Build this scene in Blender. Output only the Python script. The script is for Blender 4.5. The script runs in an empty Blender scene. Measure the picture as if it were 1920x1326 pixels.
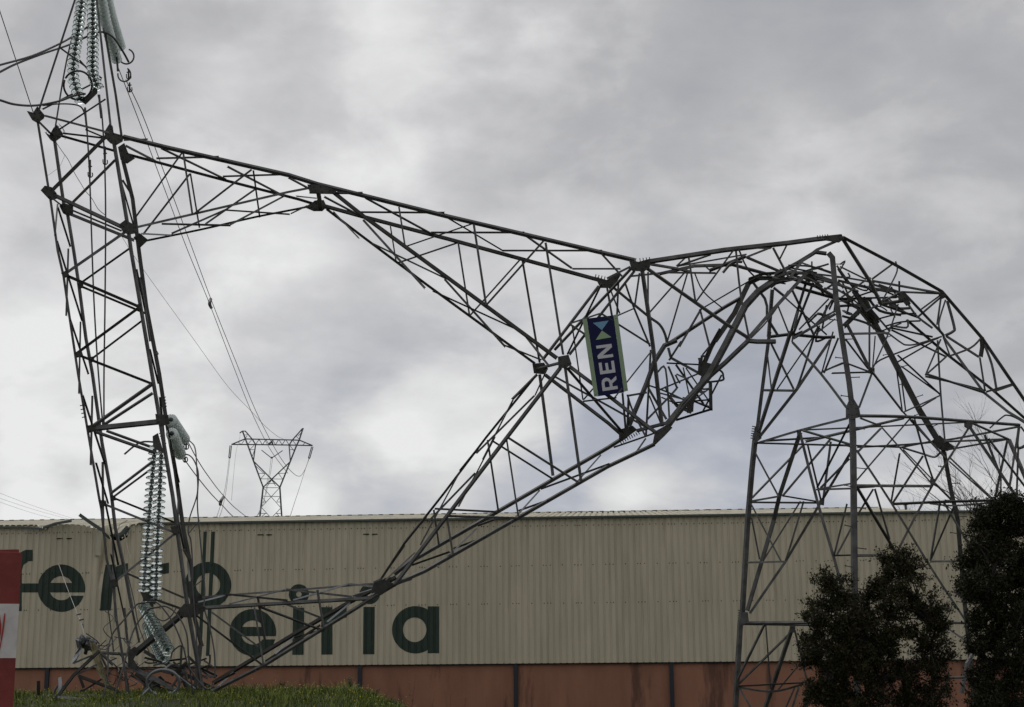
import bpy, bmesh, math, random
import numpy as np
from mathutils import Vector, Matrix, Euler, noise
random.seed(7)
S = bpy.context.scene
COL = S.collection
# ------------------------------------------------------------------ camera
F_PX, CX, CY = 2830.0, 960.0, 663.0
PITCH = math.atan(602.0 / F_PX); ROLL = math.radians(0.49)
CAMZ = 1.7
cam_data = bpy.data.cameras.new("camera"); cam = bpy.data.objects.new("camera", cam_data); COL.objects.link(cam)
cam_data.sensor_width = 36.0; cam_data.lens = F_PX / 1920.0 * 36.0
cam_data.clip_end = 6000; cam_data.clip_start = 0.1
CR = Matrix.Rotation(math.pi / 2 + PITCH, 3, 'X') @ Matrix.Rotation(-ROLL, 3, 'Z')
cam.matrix_world = Matrix.Translation((0, 0, CAMZ)) @ CR.to_4x4()
S.camera = cam
def ray(x, y): return CR @ Vector(((x - CX) / F_PX, -(y - CY) / F_PX, -1.0))
def P(x, y, d):
    r = ray(x, y); return Vector((0, 0, CAMZ)) + r * (d / r.y)
# ------------------------------------------------------------------ world and sun
SUN_EL, SUN_AZ = math.radians(50), math.radians(-25)      # high, behind the clouds ahead
world = bpy.data.worlds.new("World"); S.world = world; world.use_nodes = True
def build_world():
    nt = world.node_tree; N = nt.nodes; L = nt.links; N.clear()
    out = N.new('ShaderNodeOutputWorld'); bg = N.new('ShaderNodeBackground'); bg.inputs[1].default_value = 0.1
    L.new(bg.outputs[0], out.inputs[0])
    sky = N.new('ShaderNodeTexSky'); sky.sky_type = 'NISHITA'; sky.sun_disc = False
    sky.sun_elevation = SUN_EL; sky.sun_rotation = SUN_AZ
    tc = N.new('ShaderNodeTexCoord'); sep = N.new('ShaderNodeSeparateXYZ'); L.new(tc.outputs['Generated'], sep.inputs[0])
    def M(op, a, b=None, c=None):
        m = N.new('ShaderNodeMath'); m.operation = op
        for i, v in enumerate((a, b, c)):
            if v is None: continue
            if isinstance(v, (int, float)): m.inputs[i].default_value = v
            else: L.new(v, m.inputs[i])
        return m.outputs[0]
    zz = M('ADD', M('MAXIMUM', sep.outputs[2], 0.0), 0.15)
    cmb = N.new('ShaderNodeCombineXYZ'); L.new(M('MULTIPLY', sep.outputs[0], 1.0), cmb.inputs[0]); L.new(M('MULTIPLY', sep.outputs[1], 1.0), cmb.inputs[1]); L.new(M('MULTIPLY', M('POWER', M('MAXIMUM', sep.outputs[2], 0.0), 0.8), 1.75), cmb.inputs[2])
    def nz(scale, detail, rough, dist, off):
        ad = N.new('ShaderNodeVectorMath'); ad.operation = 'ADD'; L.new(cmb.outputs[0], ad.inputs[0]); ad.inputs[1].default_value = off
        n = N.new('ShaderNodeTexNoise'); n.inputs['Scale'].default_value = scale; n.inputs['Detail'].default_value = detail
        n.inputs['Roughness'].default_value = rough; n.inputs['Distortion'].default_value = dist
        L.new(ad.outputs[0], n.inputs['Vector']); return n.outputs[0]
    n4 = nz(20.0, 7, .58, .2, (2.3, 8.8, 0)); n1 = nz(4.4, 4, 0.5, 0.15, (3.1, 1.7, 0)); n2 = nz(8.0, 7, 0.52, 0.25, (7.3, 2.2, 0)); n3 = nz(0.8, 2, 0.5, 0, (1.0, 9.0, 0))
    mr = N.new('ShaderNodeMapRange'); mr.interpolation_type = 'SMOOTHSTEP'; L.new(n2, mr.inputs[0]); mr.inputs[1].default_value = .44; mr.inputs[2].default_value = .60
    v = M('ADD', M('MULTIPLY', M('SUBTRACT', n1, 0.5), 1.15), M('ADD', M('MULTIPLY', M('SUBTRACT', n2, 0.5), 0.45), M('MULTIPLY', M('SUBTRACT', mr.outputs[0], 0.5), 0.12)))
    v = M('ADD', v, M('MULTIPLY', M('SUBTRACT', n4, 0.5), 0.38))
    v = M('ADD', v, 0.665)
    # cloud masses: where this sky is thicker or thinner (direction, spread, amount)
    for (px, py, k, a) in [(620, 560, 20, 0.13), (250, 640, 200, .14), (400, 185, 2500, .22), (740, 300, 1200, .2), (500, 470, 900, .22), (1700, 90, 24, -.38), (1250, 865, 260, -.24), (1560, 900, 260, -.18), (680, 880, 300, -.14), (90, 800, 400, -.14), (1000, 860, 300, -.10), (1000, 700, 120, .06), (80, 40, 70, -.27), (30, 620, 900, .14), (1300, 330, 90, .02), (60, 955, 4000, .45), (220, 950, 5000, .3), (570, 955, 4000, .35), (1180, 940, 3500, .35), (1300, 945, 5000, .25), (850, 940, 4000, .2), (740, 820, 5000, .2), (30, 800, 5000, .25)]:
        d = ray(px, py).normalized()
        vm = N.new('ShaderNodeVectorMath'); vm.operation = 'DOT_PRODUCT'; L.new(tc.outputs['Generated'], vm.inputs[0]); vm.inputs[1].default_value = d
        e = M('EXPONENT', M('MULTIPLY', M('SUBTRACT', vm.outputs['Value'], 1.0), float(k)))
        v = M('ADD', v, M('MULTIPLY', e, a))
    rp = N.new('ShaderNodeValToRGB'); L.new(v, rp.inputs[0]); el = rp.color_ramp.elements
    el[0].position = 0.12; el[0].color = (.385, .388, .405, 1)
    el[1].position = 0.92; el[1].color = (.83, .825, .815, 1)
    e = rp.color_ramp.elements.new(0.36); e.color = (.462, .458, .463, 1)
    e = rp.color_ramp.elements.new(0.60); e.color = (.605, .598, .600, 1)
    bl = 0.0
    for (px, py, k, a) in [(1250, 865, 260, 1.0), (1560, 900, 260, .8), (100, 800, 330, .7), (380, 880, 500, .7), (680, 880, 300, .7), (980, 850, 300, .5)]:
        d = ray(px, py).normalized(); vm = N.new('ShaderNodeVectorMath'); vm.operation = 'DOT_PRODUCT'; L.new(tc.outputs['Generated'], vm.inputs[0]); vm.inputs[1].default_value = d
        bl = M('ADD', bl, M('MULTIPLY', M('EXPONENT', M('MULTIPLY', M('SUBTRACT', vm.outputs['Value'], 1.0), float(k))), a))
    bl = M('MULTIPLY', M('MINIMUM', bl, 1.0), M('MINIMUM', M('MAXIMUM', M('MULTIPLY', M('SUBTRACT', 0.66, v), 3.5), 0.0), 1.0))
    # the low sky is bluer where the cloud thins
    low = M('MULTIPLY', M('SUBTRACT', 1.0, M('SMOOTH_MIN', M('MULTIPLY', M('MAXIMUM', sep.outputs[2], 0), 6.5), 1.0, .2)), 0.5)
    mixb = N.new('ShaderNodeMix'); mixb.data_type = 'RGBA'; mixb.blend_type = 'MULTIPLY'
    L.new(M('MAXIMUM', M('MULTIPLY', low, 0.4), bl), mixb.inputs[0]); L.new(rp.outputs[0], mixb.inputs[6]); mixb.inputs[7].default_value = (.86, .91, 1.03, 1)
    # the cloud deck is thinner ahead (towards the hidden sun) than behind the camera
    gr = M('ADD', 0.86, M('MULTIPLY', 0.14, M('MINIMUM', M('MAXIMUM', M('ADD', M('MULTIPLY', sep.outputs[1], 1.4), 0.15), 0.0), 1.0)))
    sc = M('MULTIPLY', gr, 10.0)
    vs = N.new('ShaderNodeVectorMath'); vs.operation = 'SCALE'; L.new(mixb.outputs[2], vs.inputs[0]); L.new(sc, vs.inputs[3])
    mx = N.new('ShaderNodeMix'); mx.data_type = 'RGBA'; mx.inputs[0].default_value = 0.06
    L.new(vs.outputs[0], mx.inputs[6]); L.new(sky.outputs[0], mx.inputs[7])
    L.new(mx.outputs[2], bg.inputs[0])
build_world()
sun_d = bpy.data.lights.new("sun", 'SUN'); sun_d.energy = 0.5; sun_d.angle = math.radians(25); sun_d.color = (1, .97, .92)
sun = bpy.data.objects.new("sun", sun_d); COL.objects.link(sun)
sdir = Vector((math.sin(SUN_AZ) * math.cos(SUN_EL), math.cos(SUN_AZ) * math.cos(SUN_EL), math.sin(SUN_EL)))
sun.rotation_euler = sdir.to_track_quat('Z', 'Y').to_euler(); sun.location = (0, 0, 60)
vs_ = S.view_settings; vs_.view_transform = 'Standard'; vs_.look = 'None'; vs_.exposure = 0.0; vs_.gamma = 1; vs_.use_curve_mapping = False

# ------------------------------------------------------------------ materials
def mat(name, col, rough=.6, metal=0.0, var=0.0, vscale=4.0, col2=None, bump=0.0, bscale=20, spec=.5, streak=None, trans=0.0, ior=1.5):
    m = bpy.data.materials.new(name); m.use_nodes = True
    nt = m.node_tree; N = nt.nodes; L = nt.links; b = N['Principled BSDF']
    b.inputs['Roughness'].default_value = rough; b.inputs['Metallic'].default_value = metal
    b.inputs['Specular IOR Level'].default_value = spec; b.inputs['IOR'].default_value = ior
    b.inputs['Transmission Weight'].default_value = trans
    b.inputs['Base Color'].default_value = (*col, 1)
    tc = N.new('ShaderNodeTexCoord')
    if col2 is None: col2 = tuple(c * (1 - var) for c in col)
    if var or streak:
        n = N.new('ShaderNodeTexNoise'); n.inputs['Scale'].default_value = vscale; n.inputs['Detail'].default_value = 6; n.inputs['Roughness'].default_value = .6
        mp = N.new('ShaderNodeMapping')
        if streak: mp.inputs['Scale'].default_value = streak
        L.new(tc.outputs['Object'], mp.inputs[0]); L.new(mp.outputs[0], n.inputs['Vector'])
        r = N.new('ShaderNodeValToRGB'); L.new(n.outputs[0], r.inputs[0])
        r.color_ramp.elements[0].position = .35; r.color_ramp.elements[1].position = .68
        r.color_ramp.elements[0].color = (*col2, 1); r.color_ramp.elements[1].color = (*col, 1)
        L.new(r.outputs[0], b.inputs['Base Color'])
    if bump:
        n = N.new('ShaderNodeTexNoise'); n.inputs['Scale'].default_value = bscale; n.inputs['Detail'].default_value = 5
        L.new(tc.outputs['Object'], n.inputs['Vector'])
        bp = N.new('ShaderNodeBump'); bp.inputs['Strength'].default_value = bump; bp.inputs['Distance'].default_value = .02
        L.new(n.outputs[0], bp.inputs['Height']); L.new(bp.outputs[0], b.inputs['Normal'])
    return m
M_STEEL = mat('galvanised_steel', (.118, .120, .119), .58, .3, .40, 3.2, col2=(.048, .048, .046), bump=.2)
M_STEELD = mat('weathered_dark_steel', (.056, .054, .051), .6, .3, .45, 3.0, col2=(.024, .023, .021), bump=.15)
M_STEELG = mat('bright_zinc_steel', (.27, .285, .30), .45, .45, .3, 3.0)
M_FARST = mat('distant_pylon_steel', (.11, .12, .13), .6, .2)
M_GLASS = mat('insulator_glass', (.90, .975, .955), .04, trans=.86, ior=1.28)
M_GLASS2 = mat('dusty_insulator_glass', (.84, .92, .90), .12, trans=.36, ior=1.4)
M_CAP = mat('insulator_iron_cap', (.075, .09, .092), .5, .4, .3, 20)
M_CABLE = mat('aluminium_cable', (.06, .06, .063), .5, .4)
M_CLAD = mat('cream_cladding', (.53, .478, .355), .55, 0, .16, 1.1, streak=(2.5, 1, .35))
M_ROOF = mat('cream_roof_sheet', (.60, .565, .44), .8, 0, .3, .9, streak=(3, .4, 1))
M_GUT = mat('gutter_green_grey', (.055, .075, .07), .5)
M_LET = mat('dark_green_paint', (.016, .036, .024), .6, 0, .25, 5)
M_RED = mat('terracotta_render', (.32, .150, .092), .85, 0, .45, .7, col2=(.25, .115, .072), streak=(1.8, 1, .5), bump=.2, bscale=8)
M_POST = mat('navy_post', (.009, .014, .024), .5)
M_DARK = mat('dark_gap', (.01, .01, .01), .9)
M_GRASSG = mat('turf_soil', (.045, .06, .022), .95, 0, .5, 1.5, col2=(.03, .028, .015))
M_FLOOR = mat('bare_ground', (.08, .07, .05), .95, 0, .4, .5)
M_BLUE = mat('navy_sign_enamel', (.006, .008, .050), .5, spec=.15)
M_SGREEN = mat('pale_green_sign_strip', (.24, .33, .20), .5, 0, .12, 3)
M_SBLUE = mat('sky_blue_sign_print', (.12, .28, .42), .45)
M_SGRN = mat('green_sign_print', (.25, .36, .20), .45)
M_WHITE = mat('grey_white_sign_print', (.50, .50, .54), .45)
M_BARK = mat('bark', (.022, .018, .014), .9, 0, .4, 8, bump=.4)
M_TWIG = mat('bare_twig_bark', (.13, .11, .10), .9)
M_PRED = mat('red_barrier_paint', (.215, .030, .024), .7, 0, .35, 3, bump=.3, bscale=12)
M_PWHT = mat('white_barrier_paint', (.68, .655, .64), .75, 0, .3, 4, bump=.3, bscale=12)
M_SCR = mat('red_spray_paint', (.33, .03, .02), .7)
M_YEL = mat('yellow_petal', (.55, .42, .02), .6)
M_CANV = mat('torn_sheet', (.30, .27, .15), .8, 0, .5, 8)
M_PLAST = mat('crumpled_film', (.22, .23, .25), .35, 0, .6, 10)

def weathering(m, pw, amt, stain_col, lo=.60, hi=.72, sc=(1.6, 1, .14), nsc=1.6, seed=0.0):
    nt = m.node_tree; N = nt.nodes; L = nt.links; b = N['Principled BSDF']
    src = b.inputs['Base Color'].links[0].from_socket
    tc = N.new('ShaderNodeTexCoord'); sp = N.new('ShaderNodeSeparateXYZ'); L.new(tc.outputs['Object'], sp.inputs[0])
    d = N.new('ShaderNodeMath'); d.operation = 'DIVIDE'; L.new(sp.outputs[0], d.inputs[0]); d.inputs[1].default_value = pw
    fl = N.new('ShaderNodeMath'); fl.operation = 'FLOOR'; L.new(d.outputs[0], fl.inputs[0])
    wn = N.new('ShaderNodeTexWhiteNoise'); wn.noise_dimensions = '1D'; L.new(fl.outputs[0], wn.inputs['W'])
    mr = N.new('ShaderNodeMapRange'); L.new(wn.outputs['Value'], mr.inputs[0]); mr.inputs[3].default_value = 1 - amt; mr.inputs[4].default_value = 1 + amt
    vm = N.new('ShaderNodeVectorMath'); vm.operation = 'SCALE'; L.new(src, vm.inputs[0]); L.new(mr.outputs[0], vm.inputs[3])
    mp = N.new('ShaderNodeMapping'); mp.inputs['Scale'].default_value = sc; mp.inputs['Location'].default_value = (seed, 0, seed); L.new(tc.outputs['Object'], mp.inputs[0])
    n = N.new('ShaderNodeTexNoise'); n.inputs['Scale'].default_value = nsc; n.inputs['Detail'].default_value = 7; n.inputs['Roughness'].default_value = .62; L.new(mp.outputs[0], n.inputs['Vector'])
    r = N.new('ShaderNodeMapRange'); r.inputs[1].default_value = lo; r.inputs[2].default_value = hi; L.new(n.outputs[0], r.inputs[0]); r.inputs[4].default_value = .75
    mx = N.new('ShaderNodeMix'); mx.data_type = 'RGBA'; L.new(r.outputs[0], mx.inputs[0]); L.new(vm.outputs[0], mx.inputs[6]); mx.inputs[7].default_value = (*stain_col, 1)
    L.new(mx.outputs[2], b.inputs['Base Color'])
weathering(M_CLAD, 1.0, .045, (.30, .255, .17))
weathering(M_RED, 3.1, .07, (.075, .036, .026), .55, .63, (1.0, 1, .16), 1.0, 4.0)
weathering(M_LET, 1.0, .10, (.045, .07, .045), .60, .74, (5, 1, .8), 3.0, 2.0)

def leaf_mat(name, c1, c2, rough=.55):
    m = bpy.data.materials.new(name); m.use_nodes = True; nt = m.node_tree; N = nt.nodes; L = nt.links; b = N['Principled BSDF']
    g = N.new('ShaderNodeNewGeometry'); r = N.new('ShaderNodeValToRGB'); L.new(g.outputs['Random Per Island'], r.inputs[0])
    r.color_ramp.elements[0].color = (*c1, 1); r.color_ramp.elements[1].color = (*c2, 1)
    L.new(r.outputs[0], b.inputs['Base Color']); b.inputs['Roughness'].default_value = rough; b.inputs['Specular IOR Level'].default_value = .15
    return m
M_LEAF = leaf_mat('evergreen_leaf', (.006, .009, .003), (.055, .050, .020))
M_LEAF2 = leaf_mat('dark_evergreen_leaf', (.005, .007, .003), (.034, .033, .014))
M_BLADE = leaf_mat('grass_blade', (.035, .060, .010), (.21, .25, .045))
M_WEED = leaf_mat('weed_leaf', (.03, .06, .018), (.09, .11, .045))
M_DRY = leaf_mat('dry_weed', (.08, .03, .02), (.13, .07, .04))

# ------------------------------------------------------------------ helpers
def tag(o, label=None, cat=None, group=None, kind=None):
    if label: o['label'] = label
    if cat: o['category'] = cat
    if group: o['group'] = group
    if kind: o['kind'] = kind
    return o
def empty(name, loc=(0, 0, 0)):
    o = bpy.data.objects.new(name, None); COL.objects.link(o); o.location = loc; o.empty_display_size = .3; return o
def link(name, me, m, parent=None):
    o = bpy.data.objects.new(name, me)
    if m is not None:
        if isinstance(m, (list, tuple)):
            for q in m: me.materials.append(q)
        else: me.materials.append(m)
    COL.objects.link(o)
    if parent is not None:
        o.parent = parent
        if parent.type == 'EMPTY' or parent.location.length > 0:
            o.matrix_parent_inverse = Matrix.Translation(-world_loc(parent))
    return o
def world_loc(o):
    v = Vector(o.location)
    return v
class MB:
    def __init__(s): s.v = []; s.f = []; s.mi = []
    def add(s, vs, fs, mi=0):
        b = len(s.v); s.v += [tuple(q) for q in vs]; s.f += [tuple(i + b for i in q) for q in fs]; s.mi += [mi] * len(fs)
    def mesh(s, name, smooth=False):
        me = bpy.data.meshes.new(name); me.from_pydata(s.v, [], s.f)
        if any(s.mi): me.polygons.foreach_set('material_index', s.mi)
        if smooth: me.polygons.foreach_set('use_smooth', [True] * len(s.f))
        me.update(); return me
    def build(s, name, m, parent=None, smooth=False): return link(name, s.mesh(name, smooth), m, parent)
    def box(s, c, sx, sy, sz, R=None, mi=0):
        vs = [Vector((x * sx / 2, y * sy / 2, z * sz / 2)) for x in (-1, 1) for y in (-1, 1) for z in (-1, 1)]
        if R: vs = [R @ q for q in vs]
        vs = [q + Vector(c) for q in vs]
        s.add(vs, [(0, 1, 3, 2), (4, 6, 7, 5), (0, 4, 5, 1), (2, 3, 7, 6), (0, 2, 6, 4), (1, 5, 7, 3)], mi)
    def tube(s, pts, rad, n=8, mi=0, closed=False):
        pts = [Vector(p) for p in pts]; m = len(pts); rings = []
        up = Vector((0.13, 0.31, .94)); prev = None
        for i, p in enumerate(pts):
            if closed: t = pts[(i + 1) % m] - pts[i - 1]
            else: t = pts[min(i + 1, m - 1)] - pts[max(i - 1, 0)]
            t.normalize()
            a = t.cross(up) if prev is None else prev - t * prev.dot(t)
            if a.length < 1e-4: a = t.orthogonal()
            a.normalize(); prev = a; b = t.cross(a)
            r = rad[i] if isinstance(rad, (list, tuple)) else rad
            rings.append([p + (a * math.cos(2 * math.pi * k / n) + b * math.sin(2 * math.pi * k / n)) * r for k in range(n)])
        vs = [q for r in rings for q in r]; fs = []
        for i in range(m if closed else m - 1):
            j = (i + 1) % m
            for k in range(n): fs.append((i * n + k, i * n + (k + 1) % n, j * n + (k + 1) % n, j * n + k))
        if not closed: fs += [tuple(range(n))[::-1], tuple((m - 1) * n + k for k in range(n))]
        s.add(vs, fs, mi)
    def angle(s, pts, w, rot=0.0, flip=1, box=False):
        """rolled steel angle (L section) or flat tube following a bent line"""
        pts = [Vector(p) for p in pts]; m = len(pts); th = max(.006, w * .13)
        if box: prof = [(-.5, -.5), (.5, -.5), (.5, .5), (-.5, .5)]; prof = [(a * w, b * w) for a, b in prof]
        else:
            t = th; h = w / 2
            prof = [(-h, 0), (h, 0), (h, t), (-h + t, t), (-h + t, w * .9), (-h, w * .9)]
            prof = [(a * flip, b) for a, b in prof]
        view = (pts[0] + pts[-1]) / 2 - Vector((0, 0, CAMZ)); view.normalize()
        vs = []; n = len(prof)
        for i, p in enumerate(pts):
            if i == 0: t = (pts[1] - pts[0]).normalized(); k = 1
            elif i == m - 1: t = (pts[-1] - pts[-2]).normalized(); k = 1
            else:
                a0 = (pts[i] - pts[i - 1]).normalized(); a1 = (pts[i + 1] - pts[i]).normalized(); t = (a0 + a1).normalized()
                k = min(1.5, 1 / max(.5, t.dot(a0)))
            a = t.cross(view)
            if a.length < 1e-4: a = t.orthogonal()
            a.normalize(); b = t.cross(a); b.normalize()
            if b.dot(view) < 0: b = -b
            ca, sa = math.cos(rot), math.sin(rot)
            a2 = a * ca + b * sa; b2 = b * ca - a * sa
            for (u, v) in prof: vs.append(p + a2 * (u * k) + b2 * v)
        fs = []
        for i in range(m - 1):
            for k in range(n): fs.append((i * n + k, i * n + (k + 1) % n, (i + 1) * n + (k + 1) % n, (i + 1) * n + k))
        fs += [tuple(range(n))[::-1], tuple((m - 1) * n + k for k in range(n))]
        s.add(vs, fs)
def smooth_line(pts, sub=6):
    pts = [Vector(p) for p in pts]
    if len(pts) < 3: return [pts[0].lerp(pts[1], i / (sub * 2)) for i in range(sub * 2 + 1)]
    out = []
    for i in range(len(pts) - 1):
        p0 = pts[max(i - 1, 0)]; p1 = pts[i]; p2 = pts[i + 1]; p3 = pts[min(i + 2, len(pts) - 1)]
        for k in range(sub):
            t = k / sub
            out.append(.5 * ((2 * p1) + (p2 - p0) * t + (2 * p0 - 5 * p1 + 4 * p2 - p3) * t * t + (3 * p1 - p0 - 3 * p2 + p3) * t ** 3))
    out.append(pts[-1]); return out

# ------------------------------------------------------------------ the setting: ground
def sstep(a, b, x):
    t = min(1, max(0, (x - a) / (b - a))); return t * t * (3 - 2 * t)
def ground_z(x, y):
    m = sstep(22, 34, y) * (1 - sstep(38, 52, y)) * (1 - sstep(-4.2, -.7, x + .08 * (y - 36)) ** 1.3)
    n = noise.noise(Vector((x * .35, y * .35, 0))) * .10 + noise.noise(Vector((x * 1.3, y * 1.3, 5))) * .05
    return (1.27 + n) * m + (n * .5)
mb = MB()
xs = sorted(set([-3000, -900, -300, -120, -60, 60, 120, 300, 900, 3000] + [-40 + i * .5 for i in range(161)]))
ys = sorted(set([-300, -60, -10, 0, 10, 70, 120, 300, 900, 3000, 5000] + [18 + i * .5 for i in range(75)]))
vs = [(x, y, ground_z(x, y) if abs(x) < 60 and 10 < y < 60 else 0) for y in ys for x in xs]
nx = len(xs); fs = [(j * nx + i, j * nx + i + 1, (j + 1) * nx + i + 1, (j + 1) * nx + i) for j in range(len(ys) - 1) for i in range(nx - 1)]
mb.add(vs, fs); g = mb.build('ground', M_GRASSG, smooth=True); tag(g, kind='structure')

# grass blades on the mound (only the slope that can be seen)
def grass():
    rng = random.Random(3); mb = MB(); fl = MB()
    cnt = 0
    while cnt < 60000:
        y = rng.uniform(29, 41); x = rng.uniform(-15.5, .6)
        z = ground_z(x, y)
        if z < .25: continue
        cnt += 1
        cl = noise.noise(Vector((x * 1.1, y * 1.1, 2)))
        c2 = noise.noise(Vector((x * 2.9, y * 2.9, 7))); h = rng.uniform(.04, .12) * (1 + 1.6 * max(0, cl) + 1.3 * max(0, c2)) * (1.3 if x > -6.5 else .75)
        if rng.random() < .012: h = rng.uniform(.18, .36)
        if c2 + cl < -.35 and rng.random() < .6: continue
        a = rng.uniform(0, 6.28); w = rng.uniform(.004, .009); ln = rng.uniform(.3, 1.3) * h
        dx, dy = math.cos(a), math.sin(a); px, py = -dy * w, dx * w
        mb.add([(x - px, y - py, z - .02), (x + px, y + py, z - .02), (x + dx * ln * .4 + px * .7, y + dy * ln * .4 + py * .7, z + h * .6), (x + dx * ln * .4 - px * .7, y + dy * ln * .4 - py * .7, z + h * .6), (x + dx * ln, y + dy * ln, z + h)], [(0, 1, 2, 3), (3, 2, 4)])
        if rng.random() < .013:
            r = .014; q = Vector((x + dx * ln, y + dy * ln, z + h + .02))
            fl.add([q + Vector((r, 0, 0)), q + Vector((0, r, 0)), q + Vector((-r, 0, 0)), q + Vector((0, -r, 0)), q + Vector((0, 0, r * 1.2)), q - Vector((0, 0, r * .6))], [(0, 1, 4), (1, 2, 4), (2, 3, 4), (3, 0, 4), (1, 0, 5), (2, 1, 5), (3, 2, 5), (0, 3, 5)])
    o = mb.build('grass', M_BLADE); tag(o, 'short green grass covering the low mound under the fallen pylon', 'grass', kind='stuff')
    o = fl.build('wildflowers', M_YEL); tag(o, 'tiny yellow flowers scattered through the grass of the mound', 'flowers', kind='stuff')
grass()
def weed(px, d, h, n, m, name, label, spread=.35, leafy=1.0, thin=.008):
    rng = random.Random(int(px * 7)); b = P(px, 1300, d); z = ground_z(b.x, b.y); base = Vector((b.x, b.y, z - .02))
    r = empty(name, base); tag(r, label, 'plant'); st = MB(); lf = MB()
    for k in range(n):
        a = rng.uniform(0, 6.28); hh = h * rng.uniform(.55, 1.1); off = Vector((math.cos(a), math.sin(a), 0)) * spread * hh * rng.uniform(.2, 1)
        pts = [base + off * (t ** 1.5) + Vector((0, 0, hh * t)) for t in (0, .25, .5, .75, 1)]
        st.tube(pts, [thin, thin, thin * .8, thin * .6, thin * .3], 4)
        for q in range(int(26 * leafy)):
            t = rng.uniform(.15, 1.02); p = base + off * (t ** 1.5) + Vector((0, 0, hh * t)); aa = rng.uniform(0, 6.28)
            d1 = Vector((math.cos(aa), math.sin(aa), rng.uniform(-.1, .7))).normalized(); sl = rng.uniform(.03, .075) * (1.2 - .5 * t); s1 = d1.cross(Vector((0, 0, 1))).normalized() * sl * .28
            lf.add([p, p + d1 * sl * .5 + s1, p + d1 * sl, p + d1 * sl * .5 - s1], [(0, 1, 2, 3)])
    st.build('stem', M_WEED if m is not M_DRY else M_DRY, r); lf.build('leaves', m, r)
weed(655, 36, .42, 12, M_WEED, 'weed', 'tallest leafy green weed in the middle of the mound grass')
weed(528, 35.5, .30, 10, M_WEED, 'weed', 'small green weed by the foot of the lower pylon truss')
weed(700, 36.5, .30, 12, M_WEED, 'weed', 'low bushy weed near the right end of the grass mound', .6)
weed(740, 37, .26, 9, M_WEED, 'weed', 'last sparse weed where the grass mound slopes away', .7)
weed(896, 40, .9, 5, M_DRY, 'dry_weed', 'thin reddish dry weed standing alone before the terracotta wall', .16, .8, .006)

for k, (px, hh) in enumerate([(772, .42), (806, .62), (842, .5), (866, .75), (912, .6)]):
    weed(px, 39.5 + k * .2, hh + .55, 3, M_DRY, 'dry_weed', ('first', 'second', 'third', 'fourth', 'fifth')[k] + ' wispy dry weed right of the grass mound, counting from the mound', .2, .35, .004)
# ------------------------------------------------------------------ warehouse
EAVE_Z = 7.85
def at_z(x, y, z):
    r = ray(x, y); t = (z - CAMZ) / r.z; return Vector((0, 0, CAMZ)) + r * t
A = at_z(360, 981, EAVE_Z); B = at_z(1640, 962, EAVE_Z)
WU = Vector((B.x - A.x, B.y - A.y, 0)).normalized(); WN = Vector((WU.y, -WU.x, 0))  # WN faces the camera
if WN.y > 0: WN = -WN
W0 = Vector((A.x, A.y, 0))
def wall_uz(x, y):
    r = ray(x, y); o = Vector((0, 0, CAMZ)); t = (W0 - o).dot(WN) / r.dot(WN); p = o + r * t
    return (p - W0).dot(WU), p.z
def wp(u, z, off=0.0): return W0 + WU * u + WN * off + Vector((0, 0, z))
def u_of(x, y=985): return wall_uz(x, y)[0]
ZB = wall_uz(1000, 1244)[1]
PER = .25
def corr(u):       # trapezoid sheet profile, + towards camera
    f = (u / PER) % 1.0
    if f < .60: return .0
    if f < .70: return -.032 * (f - .60) / .10
    if f < .90: return -.032
    return -.032 * (1 - (f - .90) / .10)
BREAKS = (0.0, .60, .70, .90)
U_L, U_R = u_of(-500), u_of(2150)
EDGE = [(-500, None), (70, None), (84, 993), (98, 987), (115, 984.6), (140, 984.8), (165, 987.5), (187.5, 993), (188.5, 1004), (200, 1009), (218, 1013), (238, 1004), (243, 986.5), (262, 982.6), (300, None), (2150, None)]
EU = []
for (px, py) in EDGE:
    if py is None: EU.append((u_of(px), EAVE_Z))
    else: EU.append(wall_uz(px, py))
def top_z(u):
    for (a, za), (b, zb) in zip(EU, EU[1:]):
        if a <= u <= b: return za + (zb - za) * (u - a) / max(1e-6, b - a)
    return EAVE_Z
UD0, UD1, UD2 = u_of(188), u_of(243), u_of(90)
def dent(u, z):
    h = max(0., (z - (EAVE_Z - 2.6)) / 2.6)
    if UD0 < u < UD1:
        t = (u - UD0) / (UD1 - UD0); return -(.95 * (1 - t) ** .6 + .12) * h ** 1.3 * (.6 if t > .9 else 1)
    if UD2 < u <= UD0:
        t = (u - UD2) / (UD0 - UD2); return .22 * math.sin(math.pi * t) * h ** 2
    return 0.
def wall_off(u, z): return corr(u) + dent(u, z) + .006 * noise.noise(Vector((u * .6, z * .5, 3)))
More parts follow.
